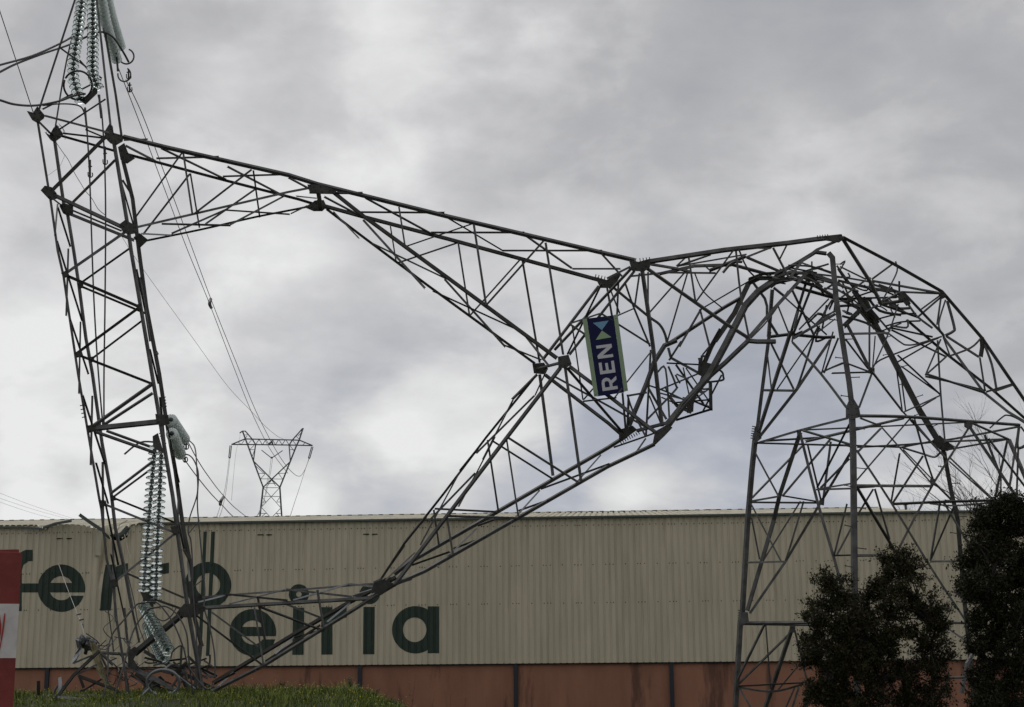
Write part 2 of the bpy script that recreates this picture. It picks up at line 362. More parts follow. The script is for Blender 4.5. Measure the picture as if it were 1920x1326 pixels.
def warehouse():
    wh = empty('warehouse', wp(0, 0)); tag(wh, 'long cream corrugated metal warehouse with terracotta base and dark green lettering', 'warehouse')
    us = []
    k0 = int(math.floor(U_L / PER)); k1 = int(math.ceil(U_R / PER))
    for k in range(k0, k1):
        for b in BREAKS: us.append((k + b) * PER)
    us += [UD0 - .001, UD0 + .001, UD1 - .001, UD1 + .001]; us = sorted(us)
    R = 44; mb = MB(); vs = []
    for u in us:
        tz = top_z(u)
        for j in range(R + 1):
            z = ZB + (tz - ZB) * (j / R) ** .8; vs.append(wp(u, z, wall_off(u, z)))
    fs = [(i * (R + 1) + j, (i + 1) * (R + 1) + j, (i + 1) * (R + 1) + j + 1, i * (R + 1) + j + 1) for i in range(len(us) - 1) for j in range(R)]
    mb.add(vs, fs); mb.build('cladding', M_CLAD, wh)
    # base wall, behind the sheet, with soffit gap; returns and back
    mb = MB(); t = .35
    mb.box(wp((U_L + U_R) / 2, (ZB + .02 - .3) / 2 , -.14 - t / 2), (U_R - U_L), t, ZB + .32, Matrix(((WU.x, WN.x, 0), (WU.y, WN.y, 0), (0, 0, 1))))
    mb.build('base_wall', M_RED, wh)
    mb = MB(); mb.box(wp((U_L + U_R) / 2, (ZB + EAVE_Z - .28) / 2, -1.15), (U_R - U_L), .1, EAVE_Z - .28 - ZB, Matrix(((WU.x, WN.x, 0), (WU.y, WN.y, 0), (0, 0, 1))))
    mb.build('gap_shade_sheet', M_DARK, wh)  # added black sheet; stands in for the darkness inside the torn eave gap
    mb = MB(); mb.box(wp((U_L + U_R) / 2, ZB - .015, -.10), (U_R - U_L), .16, .05, Matrix(((WU.x, WN.x, 0), (WU.y, WN.y, 0), (0, 0, 1)))); mb.build('drip_flashing', M_DARK, wh)
    RM = Matrix(((WU.x, WN.x, 0), (WU.y, WN.y, 0), (0, 0, 1)))
    for px in (86, 674, 967, 1260, 1553, 1846):
        mb = MB(); u = u_of(px, 1285); mb.box(wp(u, ZB / 2 - .1, -.09), .16, .12, ZB + .12, RM); mb.build('post', M_POST, wh)
    # roof, ribbed sheet from the eave up to the ridge
    ridge = []
    def ridge_pt(u):
        px_e = (wp(u, EAVE_Z)); return None
    RD = 11.0
    zr0 = P(700, 969, A.y + RD).z
    uhip0, uhip1 = u_of(1742), u_of(1812)
    def rz(u):
        z = zr0
        if u > uhip0: z = EAVE_Z + (zr0 - EAVE_Z) * max(0.0, 1 - (u - uhip0) / (uhip1 - uhip0)) ** .8 * .98 + .02
        return z
    ur = []
    k0 = int(math.floor(U_L / PER)); k1 = int(math.ceil(uhip1 / PER)) + 1
    for k in range(k0, k1):
        for b in BREAKS: ur.append((k + b) * PER)
    vs = []; R2 = 10
    for u in ur:
        e = top_z(u) + (.12 if UD0 < u < UD1 else 0); zz = rz(u)
        sag = max(0, EAVE_Z - e)
        for j in range(R2 + 1):
            s = (j / R2) ** 1.5; z = EAVE_Z + .03 + (zz - EAVE_Z) * s - sag * math.exp(-s * RD / 1.2) + corr(u) * 1.8
            vs.append(wp(u, z, .07 - s * RD + min(0, dent(u, EAVE_Z)) * math.exp(-s * 5)))
    mb = MB(); fs = [(i * (R2 + 1) + j, (i + 1) * (R2 + 1) + j, (i + 1) * (R2 + 1) + j + 1, i * (R2 + 1) + j + 1) for i in range(len(ur) - 1) for j in range(R2)]
    mb.add(vs, fs)
    rf = mb.build('roof', M_ROOF, wh)
    mb = MB()
    for j in range(0, 60):       # ridge capping in lengths
        u0 = U_L + j * (uhip0 - U_L) / 60; u1 = U_L + (j + 1) * (uhip0 - U_L) / 60 - .02
        mb.box(wp((u0 + u1) / 2, zr0 + .02 + random.uniform(-.012, .012), -RD), u1 - u0, .45, .05, RM)
    link('ridge_cap', mb.mesh('ridge_cap'), M_ROOF, rf).matrix_parent_inverse = Matrix.Identity(4)
    mb = MB(); k = int((uhip0 - U_L) / .5)
    for j in range(k): mb.box(wp(U_L + j * .5, zr0 + .03, -RD + .24), .20, .04, .035, RM)
    o = mb.build('rib_gap_marks', M_DARK, rf); o.matrix_parent_inverse = Matrix.Identity(4); o['kind'] = 'stuff'  # black blocks imitate the dark gaps at the rib ends under the ridge
    # gutters
    def gut(pts, w=.10, h=.075, name='gutter'):
        mb = MB()
        for a, b in zip(pts, pts[1:]):
            d = (b - a); L_ = d.length; d.normalize(); up = Vector((0, 0, 1)); n = d.cross(up).normalized(); up = n.cross(d)
            R = Matrix((d, n, up)).transposed()
            mb.box((a + b) / 2, L_ + .01, w, h, R)
        return mb.build(name, M_GUT, wh)
    gut([wp(u_of(262), EAVE_Z, .12), wp(U_R, EAVE_Z, .12)])
    gut([wp(U_L, EAVE_Z - .02, .12), wp(*wall_uz(40, 989.5), .13), wp(*wall_uz(84, 993), .16)], name='gutter')
    def pw(x, y, off): u, z = wall_uz(x, y); return wp(u, z, off)
    g = gut([pw(86, 991, .25), pw(110, 983.5, .35), pw(141, 979, .5)], .12, .09, 'bent_gutter')
    g = gut([pw(160, 968.5, .7), pw(176, 981, .55), pw(197, 996, .35)], .15, .12, 'bent_gutter'); g['label'] = 'snapped gutter length sticking up above the torn eave'
    # torn flashing strips at the break
    for k, (pts, w) in enumerate([([(188, 996), (187, 1020), (186, 1042)], .18), ([(198, 1001), (207, 1009), (218, 1004)], .12), ([(222, 1006), (232, 1001), (242, 988)], .16), ([(228, 1008), (238, 1003), (243, 992)], .10), ([(237, 1003), (243, 1030), (252, 1060)], .035), ([(226, 994), (228, 985), (243, 977)], .03), ([(206, 990), (208, 1002), (213, 1012)], .03)]):
        mb = MB(); mb.angle([pw(x, y, .12 + .03 * k) for x, y in pts], w, .3 * (-1) ** k, 1); mb.build('torn_flashing', M_ROOF if k in (0, 4, 5, 6) else M_GUT, wh)
    # vent slots
    for (x0, x1, y) in [(483, 494, 1003), (499.5, 510, 1003), (681, 692, 1002), (697.5, 708, 1002), (108, 119, 1010.5), (127, 137, 1010.5)]:
        u0, z = wall_uz(x0, y); u1, _ = wall_uz(x1, y); mb = MB(); mb.box(wp((u0 + u1) / 2, z, .002 + dent((u0 + u1) / 2, z)), u1 - u0, .02, .045, RM); mb.build('vent_slot', M_DARK, wh)
    # screw rows (beyond counting at this size)
    mb = MB(); rr = random.Random(4)
    for row, (ya, yb) in enumerate([(1001, 977), (1077, 1050), (1145, 1123), (1258.5, 1231)]):
        if row == 3: continue
        for k in range(int(U_L / PER), int(U_R / PER)):
          for fr in ({0: (0.,), 2: (0., .5), 3: (0.,)}.get(k % 5, ()) if row else ((0., .5) if k % 5 == 2 else (0.,))):
            u = (k + .3 + fr) * PER; px = 360 + u * 2830 / 60; y = ya + (yb - ya) * (px / 1640.)
            z = wall_uz(max(-400, min(2100, px)), y)[1]
            mb.box(wp(u + rr.uniform(-.03, .03), z + rr.uniform(-.01, .01), wall_off(u, z) + .008), .035, .016, .035, RM)
    o = mb.build('screw_rows', M_DARK, wh); o['kind'] = 'stuff'
    # rust and dirt runs have their own shape: thin stain films under the drip line
    # ---- lettering, following the sheet profile
    def letter(polys, name='letter'):
        """polys: closed px outlines, even-odd"""
        pu = [[wall_uz(x, y) for x, y in pl] for pl in polys]
        ua = min(q[0] for pl in pu for q in pl); ub = max(q[0] for pl in pu for q in pl)
        cuts = [ua + 1e-4, ub - 1e-4]; k = math.floor(ua / PER)
        while k * PER < ub:
            for b in BREAKS:
                c = (k + b) * PER
                if ua < c < ub: cuts.append(c)
            k += 1
        for pl in pu:
            for q in pl: cuts += [q[0] - 2e-4, q[0] + 2e-4]
        n = int((ub - ua) / .02) + 1; cuts += [ua + (ub - ua) * i / n for i in range(1, n)]
        cuts = sorted(c for c in cuts if ua < c < ub)
        def spans(u):
            zs = []
            for pl in pu:
                m = len(pl)
                for i in range(m):
                    (a, za), (b, zb) = pl[i], pl[(i + 1) % m]
                    if (a > u) != (b > u): zs.append(za + (zb - za) * (u - a) / (b - a))
            return sorted(zs)
        mb = MB(); pv = None
        for c in cuts:
            s = spans(c)
            if pv is not None and len(pv[1]) == len(s):
                for i in range(0, len(s) - 1, 2):
                    for jj in range(14):
                        def Z(sp, t): return sp[i] + (sp[i + 1] - sp[i]) * t
                        q = [(pv[0], Z(pv[1], jj / 14)), (c, Z(s, jj / 14)), (c, Z(s, (jj + 1) / 14)), (pv[0], Z(pv[1], (jj + 1) / 14))]
                        mb.add([wp(u, z, wall_off(u, z) + .007) for u, z in q], [(0, 1, 2, 3)])
            pv = (c, s)
        return mb.build(name, M_LET, wh)
    def arc(cx, cy, rx, ry, a0, a1, n=48): return [(cx + rx * math.cos(math.radians(a0 + (a1 - a0) * i / n)), cy + ry * math.sin(math.radians(a0 + (a1 - a0) * i / n))) for i in range(n + 1)]
    def ring(cx, cy, r, ri, ry=None, riy=None): return [arc(cx, cy, r, ry or r, 0, 360)[:-1], arc(cx, cy, ri, riy or ri, 0, 360)[:-1]]
    def e_letter(cx, cy, r, ri, yb0, yb1, yg):
        # outer from gap (lower right) round bottom, left, top to the bar; inner holes
        ab = math.degrees(math.asin((yb1 - cy) / r)); ag = math.degrees(math.asin((yg - cy) / r))
        outer = arc(cx, cy, r, r, ag, 360 + ab, 70)
        ai = math.degrees(math.asin((yb1 - cy) / ri)); agi = math.degrees(math.asin((yg - cy) / ri))
        # inner bottom edge: bar underside from right edge to the left inner, round the bottom to the gap
        inner = [(cx - ri * math.cos(math.radians(ai)), yb1)] + arc(cx, cy, ri, ri, 180 - ai, agi, 40)
        o = outer + inner
        up = math.degrees(math.asin((yb0 - cy) / ri))
        hole = arc(cx, cy, ri, ri, 180 - up, 360 + up, 40)
        return [o, hole]
    letter([[(61, 1031), (61, 1052), (52, 1053), (44, 1060), (41, 1070), (41, 1094), (72, 1094), (72, 1111), (41, 1111), (41, 1146), (21, 1146), (21, 1068), (26, 1050), (36, 1037), (48, 1031)]])
    letter(e_letter(115, 1103, 44.5, 22.5, 1093, 1111, 1117))
    def r_letter(x0, x1, xa, y0, y1, ya, yc): return [[(x0, y0), (x1, y0), (x1, y0 + 6), (x1 + (xa - x1) * .5, y0), (xa, y0 - 2), (xa, ya), (x1 + (xa - x1) * .5, ya + 2), (x1 + 3, ya + 10), (x1, yc), (x1, y1), (x0, y1)]]
    letter([[(194, 1058), (214, 1058), (214, 1062), (228, 1057), (240, 1056), (240, 1077), (226, 1080), (216, 1088), (212, 1098), (208, 1145), (187.5, 1145)]]); letter(r_letter(268, 288, 317, 1057, 1143, 1075, 1094))
    letter(ring(390, 1097, 43.5, 22.5, 43.5, 22))
    for (a, b) in ((381.3, 388), (396, 402.7)):
        letter([[(a, 997), (b, 997), (b - 10, 1230), (a - 10, 1230)]])
    letter(e_letter(474, 1186, 44, 22.5, 1175.5, 1193, 1199))
    letter([[(549.5, 1139.5), (570, 1139.5), (569, 1228), (548, 1228)]]); letter(ring(560.5, 1114.5, 19, 5), 'letter_dot')
    letter(r_letter(602.5, 623.5, 650, 1138.5, 1227.5, 1158, 1172))
    letter([[(681.5, 1138), (702.8, 1138), (702, 1227), (680.5, 1227)]]); letter(ring(693, 1114, 19, 5), 'letter_dot')
    letter([arc(779, 1181, 44, 44.5, 58.5, 301.5, 60) + [(802, 1137), (823.5, 1137), (823.5, 1225), (802, 1225)], arc(777.5, 1181, 22, 23, 0, 360)[:-1]])
warehouse()
# flue stub above the roof
mb = MB(); q = P(1698, 947, A.y + 9); mb.tube([q - Vector((0, 0, 1.2)), q], .06, 8); mb.tube([q, q + Vector((0, 0, .12))], .12, 8)
o = mb.build('flue_pipe', M_GUT); tag(o, 'short thin flue pipe with cap poking above the warehouse roof', 'flue')

# ------------------------------------------------------------------ the collapsed pylon
WS = 0.68
def dN(x, y): return 34.0 + (x - 200) * .001
def dF(x, y): return dN(x, y) + 1.4
DEP = {
    'N': dN, 'F': dF, 'M': lambda x, y: dN(x, y) + .7, 'Q': lambda x, y: dN(x, y) - .22,
    'O': lambda x, y: dN(x, y) + .35, 'G': lambda x, y: dN(x, y) + 1.1,
    'a': lambda x, y: 33.2 + max(-.3, (1600 - x) / 200.) * 3.2,
    'b': lambda x, y: 36.4 + (x - 1400) / 390. * 3.0,
    'c': lambda x, y: 33.2 + max(-.5, (x - 1600) / 300.) * 3.2,
    'e': lambda x, y: 39.2 - max(-.4, (x - 1770) / 140.) * 2.6,
    'p': lambda x, y: 33.15,        # nearest leg
    'q': lambda x, y: 39.2,         # farthest leg
}
MEM = open_text = """
N .10 142,-4 72,210
F .09 156,-4 126,109 104,238
N .12 181,-4 209,250
F .13 186,-4 217,177 229,262
N .12 70,225 91,355 95,378 108,470 119,518 128,580 146,700 163,800 185,930 190,955 200,1050 212,1095
F .12 101,262 118,380 126,404 137,470 147,536 160,635 172,700 190,830 208,930 215,990 235,1080 246,1140
N .13 212,268 238,425 244,470 262,575 283,700 300,800 322,930 330,990 350,1140 378,1294
F .14 232,300 250,372 262,470 276,575 300,700 312,780 330,880 345,990 359,1060 362,1140 380,1212
N .12 212,1095 218,1160 235,1262 238,1300
NF .06 113,90 191,147
NF .06 80,205 190,149
N .06 108,245 198,186
F .05 149,113 194,164
N .10 84,217 205,249
N .08 160,243 196,258
F .07 118,250 212,261
F .13 115,255 214,283
NF .08 74,229 98,253
N .17 93,362 202,253
F .13 134,382 216,300
NF .05 95,370 116,386
N .15 104,366 234,427
F .12 130,400 252,450
M .06 137,395 228,433
N .13 104,366 120,375
NF .07 109,390 132,463
FN .06 108,382 103,440
NF .08 227,340 250,421
NF .07 230,338 250,370
N .14 242,430 121,514
F .11 246,464 150,532
N .14 118,514 262,576
F .12 149,536 273,588
N .13 262,576 141,665
F .11 266,602 171,674
N .13 142,664 285,720
F .05 171,674 180,680
N .13 285,722 175,800
F .11 287,738 196,797
N .20 166,803 302,789
N .11 178,808 292,848
F .10 199,809 290,842
N .10 287,866 208,926
F .10 283,880 214,931
N .11 190,943 326,998
F .11 213,934 330,981
N .11 326,1002 214,1092
F .07 240,1076 345,1121
N .11 290,1124 352,1146
NF .07 107,452 154,602
FN .06 128,466 124,592
NF .07 132,600 166,702
FN .06 151,603 148,738
NF .07 155,742 196,868
FN .07 173,742 170,872
NF .07 180,868 203,945
FN .07 192,866 193,1000
NF .07 197,940 222,1060
FN .07 211,1003 217,1165
NF .08 208,1040 238,1180
NF .07 256,505 284,640
FN .06 262,520 281,640
NF .07 281,655 297,720
FN .09 297,665 294,660
NF .07 300,745 309,830
NF .08 314,800 335,912
FN .07 335,912 333,1000
NF .07 321,917 345,1030
FN .06 336,905 330,880
NF .08 345,1030 357,1052
FN .06 352,1052 356,1090
N .06 233,852 262,830 290,829
N .16 230,258 310,278 540,330 594,347 840,408 1190,490
F .15 240,290 420,338 560,374 612,390
F .15 604,384 680,405 840,447 1134,527
N .13 256,426 540,360 598,349
F .11 272,452 380,430 480,407 576,388 600,378
N .09 251,412 342,286
N .06 344,288 361,402
N .07 363,402 472,318
NF .06 475,320 487,408
F .07 268,440 356,326
F .06 357,325 374,427
F .06 385,420 478,355
NF .07 236,273 292,302
N .08 232,263 277,261
NF .08 302,279 424,338
FN .07 293,297 410,294
NF .08 427,312 534,368
FN .07 418,331 539,327
NF .08 541,334 582,356
FN .07 303,420 432,423
NF .07 322,438 424,393
FN .06 422,394 543,402
NF .06 432,421 532,368
NF .05 265,438 322,441
FN .05 545,401 576,386
NF .05 556,368 594,372
N .09 580,362 640,363 680,363
NF .22 596,358 602,394
NF .08 608,370 680,408
F .10 600,374 575,388
N .15 626,360 680,403 840,520 1045,671
F .13 612,392 672,438 800,534 1003,682
NF .08 685,372 810,440
FN .07 672,398 833,399
NF .08 838,408 944,471
FN .07 808,436 983,436
NF .08 987,444 1072,504
FN .07 943,470 1128,470
NF .10 1129,477 1168,520
FN .06 1073,504 1163,504
N .06 748,388 759,459
N .05 759,463 888,419
N .07 888,421 911,572
N .07 912,572 1019,452
N .11 1023,455 1056,665
F .05 732,424 743,492
F .05 745,493 858,455
F .06 859,455 880,590
F .06 881,592 975,487
F .11 980,490 1012,680
FN .07 681,412 797,540
NF .06 697,456 835,522
FN .08 625,397 672,446
FN .08 834,523 948,650
NF .06 812,546 978,622
FN .08 985,631 1028,686
NF .06 947,648 1015,675
FN .06 1005,691 1047,680
FN .05 1022,689 1050,682
N .14 1050,688 947,822 737,1097
F .12 1007,702 912,820 835,922 758,1020 712,1090
F .10 961,750 1008,703
NF .05 1025,694 1003,742
NF .05 962,750 905,862
FN .07 1002,742 893,850
F .10 862,883 895,842
NF .05 928,820 893,888
FN .07 891,887 804,977
NF .05 862,885 788,1022
F .10 758,1020 800,968
FN .08 778,1036 716,1094
NF .06 758,1023 714,1086
FN .05 893,888 860,950
N .08 950,825 972,970
N .07 954,822 1086,906
F .06 914,825 934,958
F .07 922,826 1036,898
F .07 815,954 933,960
N .07 838,968 972,972
N .07 838,970 849,1039
F .06 813,956 823,1024
N .10 1061,690 1091,904
F .11 1013,702 1038,892
F .15 740,1078 769,1055 900,980 1140,841 1176,818
N .14 700,1118 714,1108 797,1072 972,972 1140,876 1228,834
FN .07 772,1060 843,1035
FN .07 850,1029 908,1008
NF .05 820,1062 894,991
FN .07 896,986 926,975
FN .07 972,958 1028,938
NF .05 958,979 1012,919
FN .07 1014,917 1142,870
NF .05 1081,905 1127,853
FN .06 742,1096 772,1086
N .14 1068,686 1142,742 1232,812
F .13 1023,702 1142,793 1166,814
NF .14 1063,690 1168,812
FN .10 1036,704 1142,762 1236,815
N .13 1068,665 1190,508
FN .06 1064,665 1128,533
F .11 1018,676 1124,537
FN .11 1040,657 1186,502
N .06 1068,607 1125,588
N .06 1068,607 1102,630
N .05 1158,592 1190,578
M .05 1073,612 1093,750
N .05 1093,753 1156,746
M .05 1094,750 1112,729
N .07 1138,522 1182,500
N .18 1216,489 1360,467 1478,454 1530,447 1577,442
N .17 1580,445 1677,496 1766,547 1841,634 1899,719 1925,757
N .14 1579,448 1630,528 1652,572
N .14 1207,500 1359,607 1402,634
N .17 1398,637 1420,639 1455,639
NM .15 1203,508 1223,648 1240,800
N .06 1199,512 1190,574
M .06 1215,510 1215,574
F .07 1173,533 1189,578 1219,650
F .10 1151,539 1214,591 1237,608 1248,628 1252,650
F .06 1142,537 1162,588
F .08 1160,528 1157,600
F .08 1139,540 1148,592
Q .07 1127,588 1219,646
M .06 1218,586 1283,512
M .06 1251,641 1289,512
N .07 1291,481 1304,566
F .05 1302,511 1319,547 1356,579
N .06 1305,566 1377,467
M .08 1311,582 1407,526
M .08 1314,579 1292,617 1273,650
F .14 1250,648 1359,577 1392,558
M .06 1314,584 1331,650
F .26 1340,640 1377,587 1404,530
F .22 1404,532 1424,522 1452,522
F .16 1404,524 1430,514 1460,512
N .25 1248,797 1280,758 1327,703 1361,640 1396,571 1420,545 1448,526
F .25 1318,688 1334,650 1352,618
F .12 1182,518 1248,511 1342,512
F .11 1216,494 1269,503 1295,509
F .13 1236,513 1302,498 1372,496
M .08 1270,500 1333,478
M .06 1272,499 1400,477
M .05 1320,497 1330,506
M .05 1268,499 1285,483
F .13 1330,509 1399,482
F .14 1369,496 1446,517
M .10 1356,512 1373,494 1392,492
M .08 1399,482 1447,463
F .11 1401,482 1464,509
N .08 1379,465 1388,550 1404,634
N .06 1384,465 1415,519 1488,523
N .09 1449,465 1478,520
N .06 1476,458 1462,486
N .08 1378,464 1445,466
N .16 1479,524 1503,490 1532,468 1575,449
F .15 1452,514 1496,491 1529,471 1550,474
p .24 1553,474 1561,483 1568,560 1577,620 1592,715 1600,782
N .19 1403,634 1449,581 1512,512
M .08 1408,634 1440,600 1478,545
F .15 1442,632 1449,543
M .13 1412,530 1434,560 1438,574 1438,596 1459,630
F .14 1481,632 1515,518
F .09 1488,628 1526,530
F .05 1457,570 1479,626
F .09 1484,543 1526,630
F .09 1468,555 1550,628
F .10 1450,540 1470,556
F .09 1526,527 1548,556
M .10 1487,634 1566,588
M .05 1498,618 1554,560
M .06 1512,622 1566,582
M .05 1530,626 1566,598
F .12 1440,633 1480,628 1545,634 1566,633
F .10 1504,493 1566,515
M .07 1518,506 1554,495
F .12 1448,522 1480,510 1520,512 1560,526
F .10 1462,505 1500,520 1540,524
M .09 1440,516 1475,526 1510,520 1532,530
F .11 1455,528 1490,516 1525,504
M .08 1500,530 1520,506 1545,498
M .06 1478,498 1520,500 1562,512
F .08 1545,540 1580,548 1612,572
F .13 1487,538 1562,559 1600,566
F .12 1455,532 1487,524 1530,538 1562,556
F .09 1480,502 1532,512
F .10 1530,514 1580,520 1640,530
F .10 1527,520 1570,532 1610,546
F .09 1540,548 1568,530 1582,540
F .10 1555,580 1566,560 1564,586
F .07 1575,626 1666,624
M .10 1545,590 1558,566 1571,560
F .07 1550,572 1541,620
F .06 1565,584 1543,592 1560,562
F .07 1525,630 1536,612 1530,640 1552,632
F .10 1569,498 1604,545 1669,622
M .06 1575,500 1624,524
M .06 1577,558 1622,526
M .08 1635,524 1673,496
M .09 1635,526 1762,549
F .12 1635,533 1692,550
M .08 1690,547 1764,550
M .09 1647,570 1692,548
N .05 1652,568 1668,538 1682,508 1679,490
M .13 1650,572 1695,565
M .08 1684,570 1667,622 1636,692
F .09 1650,571 1722,596
F .14 1658,560 1698,587
N .13 1696,551 1767,626 1770,632
N .14 1769,632 1845,736 1890,772 1925,793
M .08 1698,562 1715,587 1726,598 1749,615
N .06 1764,553 1726,581
N .08 1764,558 1720,596
M .07 1764,560 1757,609
N .06 1773,562 1760,607 1767,626
N .10 1777,564 1790,612 1788,622 1773,630
F .07 1575,560 1681,558
F .18 1581,611 1622,570
F .13 1571,526 1635,541 1681,547
F .14 1577,562 1626,587 1641,605
F .09 1579,592 1624,605 1664,626
F .15 1600,545 1625,582 1640,600
F .10 1570,575 1605,575 1620,590
F .08 1571,505 1590,530 1625,545 1632,520
F .12 1565,540 1600,560 1635,560
M .07 1640,618 1600,570 1580,545
F .10 1630,560 1650,582 1690,590
M .08 1641,600 1680,590 1718,588
F .10 1580,530 1592,560 1588,590
F .10 1610,555 1650,545 1690,560
F .06 1566,520 1592,520 1590,512
N .05 1575,496 1584,490 1580,498 1576,505
q .25 1622,560 1643,609 1681,683 1726,770 1762,828
q .22 1762,824 1771,852 1783,918 1796,975 1806,1100 1822,1260 1835,1400
F .14 1700,600 1777,666 1862,732 1925,788
F .06 1671,619 1775,670
F .07 1671,615 1749,632
M .06 1667,626 1690,643 1700,647 1720,645 1766,631
M .08 1641,683 1662,670 1760,634
F .06 1683,679 1749,641
F .06 1660,612 1690,604 1726,602
M .06 1670,610 1700,614 1701,600
F .08 1655,620 1690,606
M .06 1764,636 1735,704
M .06 1775,668 1737,702
N .07 1737,702 1846,737
M .07 1735,706 1790,718 1845,732
M .09 1758,638 1764,740 1772,830
N .05 1769,634 1781,668
N .09 1775,630 1836,669
N .06 1779,668 1820,652 1839,634
N .15 1839,632 1840,650 1837,669
N .09 1837,670 1847,734
N .07 1845,643 1860,683 1869,730
N .07 1849,735 1899,720
M .07 1862,735 1899,722
c .11 1588,606 1632,692
c .06 1585,636 1628,692
c .08 1585,626 1666,624
b .12 1630,611 1630,688
b .05 1641,630 1636,692
b .09 1560,700 1634,698
a .06 1560,689 1581,681
c .06 1592,683 1632,698
cb .09 1635,698 1692,772
b .09 1711,787 1764,850
b .09 1690,770 1713,792
b .08 1634,700 1610,764
q .06 1680,685 1692,772
b .06 1687,685 1698,770
b .07 1683,666 1764,741
b .06 1690,687 1764,740
b .08 1694,773 1764,741
b .06 1720,767 1755,746
c .11 1612,781 1705,783 1815,791 1913,798
b .08 1505,806 1560,804 1813,792
ab .10 1511,829 1696,785
e .08 1607,838 1745,829 1913,799
b .09 1560,834 1690,839
b .07 1690,839 1745,828
e .08 1745,830 1888,824
e .07 1779,843 1888,824
c .08 1822,794 1892,825
c .06 1613,784 1652,799
c .08 1706,785 1605,902
c .08 1653,801 1749,909
c .07 1652,803 1607,849
a .17 1443,622 1427,746 1418,818
a .14 1484,622 1424,810
ab .14 1425,818 1494,730 1557,637
b .09 1526,634 1501,711 1493,731
a .07 1446,645 1488,730
a .05 1438,658 1446,728
a .05 1523,634 1457,730
ab .09 1430,731 1494,732
a .09 1485,642 1539,702 1586,764
a .05 1562,622 1540,702
a .06 1572,634 1545,700
a .09 1540,698 1579,681
a .06 1485,642 1487,628
a .20 1419,812 1412,880 1404,975 1394,1145 1390,1170 1381,1326 1377,1400
p .23 1599,778 1601,820 1602,900 1604,1120 1612,1412
a .11 1420,831 1496,808 1590,784
b .07 1435,827 1535,821
a .09 1421,831 1596,836
a .08 1504,808 1596,835
ab .15 1499,812 1460,931 1450,975 1400,1145
a .10 1501,812 1533,939 1563,1041 1574,1082 1590,1140
b .06 1514,834 1540,943
b .09 1557,828 1542,943
b .07 1557,823 1467,930
b .08 1505,837 1411,934
a .06 1414,845 1460,931
a .07 1593,795 1532,915
ab .12 1594,850 1543,935 1472,1054 1406,1150
a .08 1533,917 1595,907
a .06 1530,918 1595,916
a .06 1538,915 1592,860
a .07 1408,940 1459,931
b .07 1409,942 1535,943
ab .09 1468,930 1534,941
a .08 1408,945 1464,1052
b .06 1501,940 1432,1050
b .09 1507,940 1482,1024 1472,1054
a .05 1409,971 1424,1049
a .09 1400,1055 1475,1053
a .06 1588,945 1564,1041
b .06 1597,988 1569,1040
a .09 1562,1042 1602,1041
c .09 1604,1041 1660,1040
c .11 1607,845 1672,944 1751,1073 1815,1170
c .11 1605,912 1671,1023 1700,1070
c .10 1605,910 1747,911
b .06 1605,915 1640,913
b .06 1637,917 1608,965
c .06 1640,917 1654,964 1668,1012
b .07 1687,850 1671,941
b .07 1731,855 1674,944
cb .11 1715,787 1734,853 1751,903
c .11 1816,803 1751,905 1689,1021 1680,1045
b .08 1694,843 1751,902
b .07 1751,905 1787,941
be .11 1672,946 1765,942 1864,939
e .06 1743,944 1790,948 1862,942
e .08 1763,944 1745,1052
e .07 1788,951 1746,1048
e .08 1770,944 1813,1017
e .10 1745,1053 1820,1052
e .09 1780,865 1864,940
e .06 1781,858 1864,938
c .16 1818,800 1855,855 1896,917 1935,970
c .09 1847,815 1876,890
c .08 1853,823 1925,918
e .15 1890,824 1925,905
e .09 1888,826 1864,939
c .07 1911,799 1893,912
c .10 1912,800 1909,838 1925,832
c .06 1909,838 1906,925
c .06 1914,800 1925,815
e .08 1691,840 1730,852 1752,858 1763,850
cb .08 1708,787 1775,860
c .05 1856,803 1880,782 1890,779 1905,784 1925,796
a .11 1395,1167 1525,1166
b .08 1393,1171 1525,1173
a .09 1434,1172 1381,1281
a .05 1436,1173 1445,1292
ab .15 1486,1180 1437,1326 1420,1390
a .08 1482,1186 1385,1281
a .09 1490,1182 1512,1272
b .08 1525,1215 1458,1295
a .08 1384,1287 1512,1280
a .07 1386,1289 1448,1297 1506,1283
a .09 1387,1291 1412,1335
b .10 1498,1288 1480,1345
b .06 1490,1290 1470,1335
ab .16 1525,1290 1500,1345
c .07 1775,1168 1840,1170
c .08 1778,1272 1860,1270
c .14 1836,1210 1815,1245 1805,1300
e .07 1768,1172 1815,1205
c .06 1740,1310 1785,1306
c .06 1800,1280 1835,1326
M .17 1270,640 1248,649 1229,679 1215,718 1181,800
F .11 1220,656 1211,818
Q .05 1225,654 1153,745
F .08 1278,640 1255,676
F .13 1253,652 1258,671 1311,700
F .06 1250,681 1335,685
F .15 1311,671 1320,700 1292,774
M .07 1233,698 1248,692 1255,783
M .10 1253,687 1267,722 1264,734 1212,788
F .06 1234,732 1311,700
F .07 1267,684 1319,758
F .05 1281,689 1292,740
F .05 1286,690 1332,756
M .06 1217,723 1248,734 1295,756
M .08 1237,737 1298,753
M .07 1217,729 1250,786
M .05 1217,742 1238,792
F .13 1268,788 1300,778 1336,767
F .13 1333,718 1334,770
F .06 1353,703 1317,773
F .07 1324,717 1354,713 1356,706 1353,697 1336,686
F .12 1255,742 1270,761 1297,773
F .08 1290,748 1332,766
F .05 1298,752 1333,727
F .12 1312,702 1316,668 1322,668 1326,700
F .06 1317,666 1330,650
N .17 1403,636 1359,678 1320,712 1277,757 1254,795
M .09 1178,747 1176,805
F .11 1167,737 1173,805
N .06 1176,740 1186,770 1210,818
M .07 1178,742 1213,736
MN .13 1193,807 1255,791
F .09 1151,839 1209,819 1230,811
FN .06 1211,822 1193,848
F .05 1260,756 1330,750
F .05 1240,745 1292,768
F .04 1316,735 1325,733
